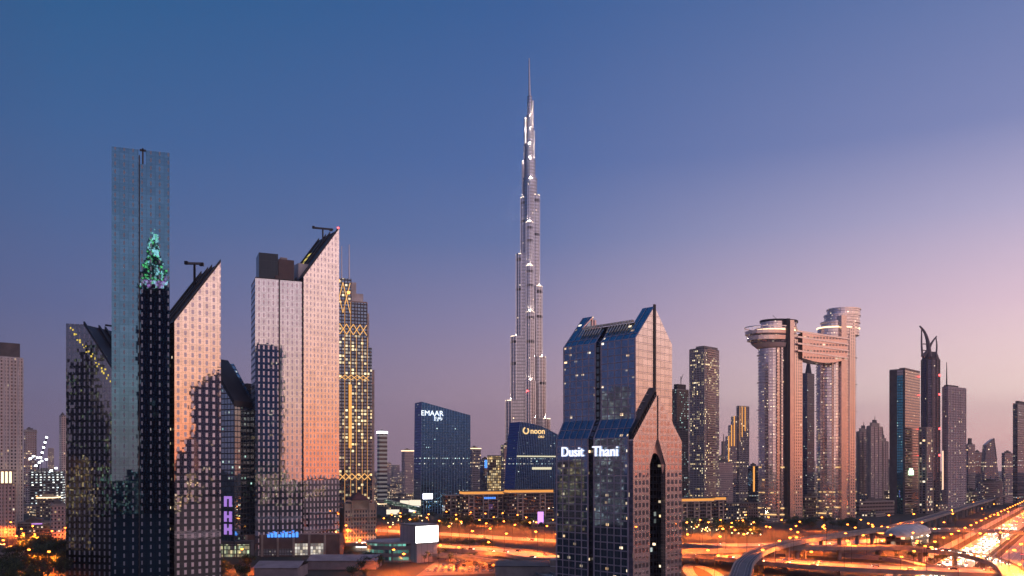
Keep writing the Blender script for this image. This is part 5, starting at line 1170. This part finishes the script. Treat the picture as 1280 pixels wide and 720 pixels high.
def palm_meshes(seed):
    r = random.Random(seed); tr = MB(); tr.bar((0, 0, 0), (.3, .1, 8), .26, n=7, r2=.2); lf = MB()
    for k in range(22):
        a = 2 * math.pi * k / 22 + r.uniform(-.1, .1); el = r.uniform(-.3, 1.1); d = Vector((math.cos(a), math.sin(a), 0)); prev = Vector((.3, .1, 8)); sd = Vector((-d.y, d.x, 0))
        for i in range(5):
            e_ = el - .38 * i; q = prev + (d * math.cos(e_) + UP * math.sin(e_)) * .75; w_ = .45 * (1 - i / 6)
            for sg_ in (-1, 1): lf.face([prev, q, q + sd * sg_ * w_ - UP * .25, prev + sd * sg_ * w_ - UP * .25][::sg_], (k + i) % 2)
            prev = q
    return tr.data('palm_trunk', bark), lf.data('fronds', leafm)
PM = [palm_meshes(4), palm_meshes(5)]
def plant(kind, p, s, label, group):
    t = thing(kind, label, 'palm' if kind == 'palm_tree' else 'tree', p, group); t.rotation_euler = (0, 0, rt.uniform(0, 6)); t.scale = (s,) * 3
    a, b_ = rt.choice(PM if kind == 'palm_tree' else TM)
    for nm, me in (('trunk', a), ('fronds' if kind == 'palm_tree' else 'crown', b_)):
        o = bpy.data.objects.new(nm, me); COL.objects.link(o); o.parent = t
for k in range(46):
    f = k / 46; px = rt.uniform(8, 84); py = rt.uniform(690, 735) if k > 14 else rt.uniform(686, 700)
    if px < 30 and py < 700: px += 34
    plant('leafy_tree', gnd(px, py), rt.uniform(.9, 1.7), 'dark leafy tree in the grove at the lower left', 'dark grove at the lower left')
for k in range(14): plant('leafy_tree', gnd(rt.uniform(547, 612), rt.uniform(684, 694)), rt.uniform(.7, 1.1), 'leafy tree at the edge of the car park beside the flyover', 'trees around the car park')
for k in range(12): plant('palm_tree', gnd(rt.uniform(530, 600), rt.uniform(692, 706)), rt.uniform(.7, 1), 'palm tree standing at the car park beside the grey screen block', 'palms around the car park')
for k in range(34): plant('leafy_tree', gnd(rt.uniform(545, 690), rt.uniform(653, 661)), rt.uniform(.8, 1.3), 'leafy tree along the road in front of the office row', 'trees in front of the office row')
for k in range(22): plant('palm_tree', gnd(rt.uniform(850, 905), rt.uniform(658, 672)), rt.uniform(.9, 1.3), 'palm tree in the lit garden right of the glass hotel', 'palms in the lit garden')
for k in range(34): plant('leafy_tree', gnd(rt.uniform(895, 950), rt.uniform(655, 672)), rt.uniform(.8, 1.3), 'leafy tree in the lit garden right of the glass hotel', 'trees in the lit garden')
for k in range(30): plant('leafy_tree', gnd(rt.uniform(985, 1070), rt.uniform(655, 662)), rt.uniform(.8, 1.2), 'leafy tree at the foot of the sky bridge pair', 'trees below the sky bridge pair')
for k in range(24): plant('leafy_tree', gnd(rt.uniform(1095, 1180), rt.uniform(683, 704)), rt.uniform(.4, .7), 'small bushy tree in the verge between flyover and motorway', 'bushy trees in the verge')
for k in range(10): plant('leafy_tree', gnd(rt.uniform(275, 312), rt.uniform(706, 724)), rt.uniform(.6, 1), 'small tree before the lit showroom', 'trees before the showroom')
for k in range(10): plant('leafy_tree', gnd(rt.uniform(430, 478), rt.uniform(700, 724)), rt.uniform(.6, 1), 'small tree below the beige hotel', 'trees below the beige hotel')
for k in range(14): plant('leafy_tree', gnd(rt.uniform(470, 545), rt.uniform(646, 656)), rt.uniform(.7, 1.1), 'leafy tree near the green footbridge', 'trees near the footbridge')
# garden lights
for k in range(60):
    px, py = (rt.uniform(855, 952), rt.uniform(655, 674)) if k < 34 else (rt.uniform(472, 690), rt.uniform(648, 660))
    p = gnd(px, py); m = MB(); m.bar((0, 0, 0), (0, 0, 3.6), .08, n=5); 
    o = thing('garden_lamp', 'small warm garden lamp on a short post among trees', 'garden lamp', p, 'garden lamps among the trees')
    if k == 0: gl_p = m.data('pole', M['dark']); h_ = MB(); h_.cbox((0, 0, 3.6), .8, .8, .8); gl_h = h_.data('globe', glow('garden_globe', (1, .75, .35), 6)); gl_d = bpy.data.lights.new('garden_light', 'POINT'); gl_d.energy = 3500; gl_d.color = (1, .75, .35); gl_d.shadow_soft_size = .5
    for nm, me in (('pole', gl_p), ('globe', gl_h)): c = bpy.data.objects.new(nm, me); COL.objects.link(c); c.parent = o
    if k % 3 == 0: c = bpy.data.objects.new('garden_light', gl_d); COL.objects.link(c); c.parent = o; c.location = (0, 0, 4.6)

# ================================================================ the city behind the viewpoint (mirrored in the glass)
def reflect_at(pl, pr, ptop, Yv, blk, face='q'):
    n = -blk.e1 if face == 'q' else -blk.e2; O = blk.C
    def mir(p): d = (p - O).dot(n); return p - n * 2 * d
    A = mir(at(pl, 583, Yv) * Vector((1, 1, 0))); B = mir(at(pr, 583, Yv) * Vector((1, 1, 0))); return A, B, zat(ptop, Yv)
F_dash = fc('dash_tower', (.55, .50, .55), (.05, .08, .14), 5.0, 5.2, .3, .62, invert=True, metal=1, lit=.01, es=1.5)
F_teal = fc('teal_tower', (.30, .32, .36), (.04, .20, .32), 4.4, 5.0, .34, .6, invert=True, metal=1, lit=.02)
def rtower(pl, pr, steps, Yv, blk, mat, label, face='q'):
    A, B, _ = reflect_at(pl, pr, 500, Yv, blk, face); n = (-blk.e1 if face == 'q' else -blk.e2); d = B - A; s = Vector((d.y, -d.x, 0)).normalized()
    if s.dot(n) < 0: s = -s
    t = thing('tower', label, 'tower', A, 'towers behind the viewpoint, mirrored in the glass')
    for f0, f1, py in steps:
        m = MB(); a, b_ = A.lerp(B, f0), A.lerp(B, f1); fp = [a, b_, b_ + s * 28, a + s * 28]
        ar = sum(fp[i].x * fp[(i + 1) % 4].y - fp[(i + 1) % 4].x * fp[i].y for i in range(4))
        if ar < 0: fp = fp[::-1]
        m.prism(fp, 0, zat(py, Yv)); m.build('facade', mat, t)
    return t, A, B
BL = 'city tower behind the viewpoint'
rtower(737, 780, [(0, .5, 488), (.5, 1, 482)], 1000, D, fc('sparkle', (.5, .46, .42), (.2, .2, .2), 3, 3.6, .6, .6, lit=.5, es=2, litc=((1, .8, .5), (1, 1, .9)), metal=.2), BL, 'e')
rtower(700, 730, [(0, 1, 574)], 900, D, fc('warmlow', (.3, .25, .2), (.1, .1, .1), 3, 3.6, .6, .6, lit=.9, es=2, litc=((1, .5, .15), (1, .8, .4)), metal=.2), BL, 'e')
rtower(315, 351, [(0, .12, 436), (.12, .7, 430), (.7, 1, 433)], 2100, b4, F_teal, BL); 
rtower(240, 276, [(0, .25, 484), (.25, .45, 476), (.45, .75, 468), (.75, 1, 462)], 1900, b3, F_dash, BL); rtower(218, 241, [(0, .5, 562), (.5, 1, 548)], 1700, b3, F_dash, BL)
t, A, B = rtower(173, 211, [(.0, 1, 364), (.12, .95, 352)], 1300, b2, F_dash, 'tall tower behind the viewpoint whose crown glitters green')
ctr = (A + B) / 2; wv = (B - A).length; rz_ = random.Random(4); z0 = zat(362, 1300); zt_ = zat(291, 1300); dd = (B - A).normalized()
nn = b2.e1; m = MB()
for k in range(9): f = k / 9; w_ = wv * .42 * (1 - f) ** .8 + 1; zz_ = z0 + (zt_ - z0) * f; m.cbox((ctr.x, ctr.y, zz_), 2 * w_ * .8, 2 * w_ * .8, (zt_ - z0) / 9 * .8, math.atan2(dd.y, dd.x))
m.build('crown', M['dconc'], t)
for mat_, c_ in (('green', (.35, 1, .18)), ('mint', (1, 1, .7)), ('pink', (1, .22, .4))):
    m = MB()
    for k in range({'green': 45, 'mint': 80, 'pink': 50}[mat_]):
        f = rz_.random() ** 1.3 if mat_ != 'pink' else rz_.random() * .12; w_ = wv * .45 * (1 - f) ** .8 + .8; zz_ = z0 + (zt_ - z0) * f
        p = Vector((ctr.x, ctr.y, zz_)) + dd * rz_.uniform(-w_, w_) - nn * (w_ * .9 + 1) * (1 if (-nn).dot(b2.C - ctr) > 0 else -1); m.cbox(p, 1.3, 1.3, rz_.uniform(1.5, 4))
    m.build('crown_light', glow('crown_' + mat_, c_, 4.5), t)
rtower(83, 137, [(0, .12, 470), (.12, .35, 452), (.35, .55, 430), (.55, .7, 500), (.7, 1, 520)], 1200, b1, fc('gold_dash', (.40, .36, .40), (.03, .05, .07), 4.0, 4.6, .34, .6, invert=True, metal=1, lit=.10, es=1.6, litc=((1, .8, .2), (.4, 1, .8))), BL, 'e')
rb = random.Random(21)
beh = [fc('behind%d' % k, c_, g_, 4, 4.2, .6, .55, lit=.5, es=2.6, metal=.6) for k, (c_, g_) in enumerate([((.22, .18, .18), (.05, .06, .08)), ((.30, .24, .22), (.06, .06, .07)), ((.12, .12, .15), (.05, .08, .12))])]
occ = []
for k in range(110):
    for _ in range(60):
        a = rb.uniform(R(-8), R(188)); rr = rb.uniform(170, 1200); X, Y = math.cos(a) * rr, -math.sin(a) * rr
        if Y > -60 and abs(X) < 300: continue
        if all((X - p) ** 2 + (Y - q) ** 2 > 60 ** 2 for p, q in occ): break
    occ.append((X, Y)); b = Block(Vector((X, Y, 0)), e1, e2, rb.uniform(20, 34), rb.uniform(20, 34)); left = X < 0
    z = rb.uniform(20, 64) if not (left and rb.random() < .5) else rb.uniform(60, 120 + rr * .05)
    t = thing('tower', BL, 'tower', b.C, 'towers behind the viewpoint, mirrored in the glass'); m = MB(); m.prism(b.fp(), 0, z); m.build('facade', rb.choice(beh), t)
for k in range(60):
    a = rb.uniform(R(0), R(180)); rr = rb.uniform(100, 900); copy_tree(lp, (math.cos(a) * rr, -math.sin(a) * rr - 20, 0), rb.uniform(0, 6))

# ================================================================ the evening haze
hz_ = MB(); hz_.box((-9000, -1800, -1), (18000, 0, 0), (0, 13800, 0), (0, 0, 900)); 
hm_, t = nmat('evening_haze'); v = t.nodes.new('ShaderNodeVolumePrincipled'); o = t.nodes.new('ShaderNodeOutputMaterial')
v.inputs['Color'].default_value = (1, .90, .98, 1); v.inputs['Density'].default_value = HAZE; v.inputs['Anisotropy'].default_value = .2
_l(t, v.outputs[0], o.inputs['Volume'])
if HAZE: tag(hz_.build('haze', hm_), kind='stuff')
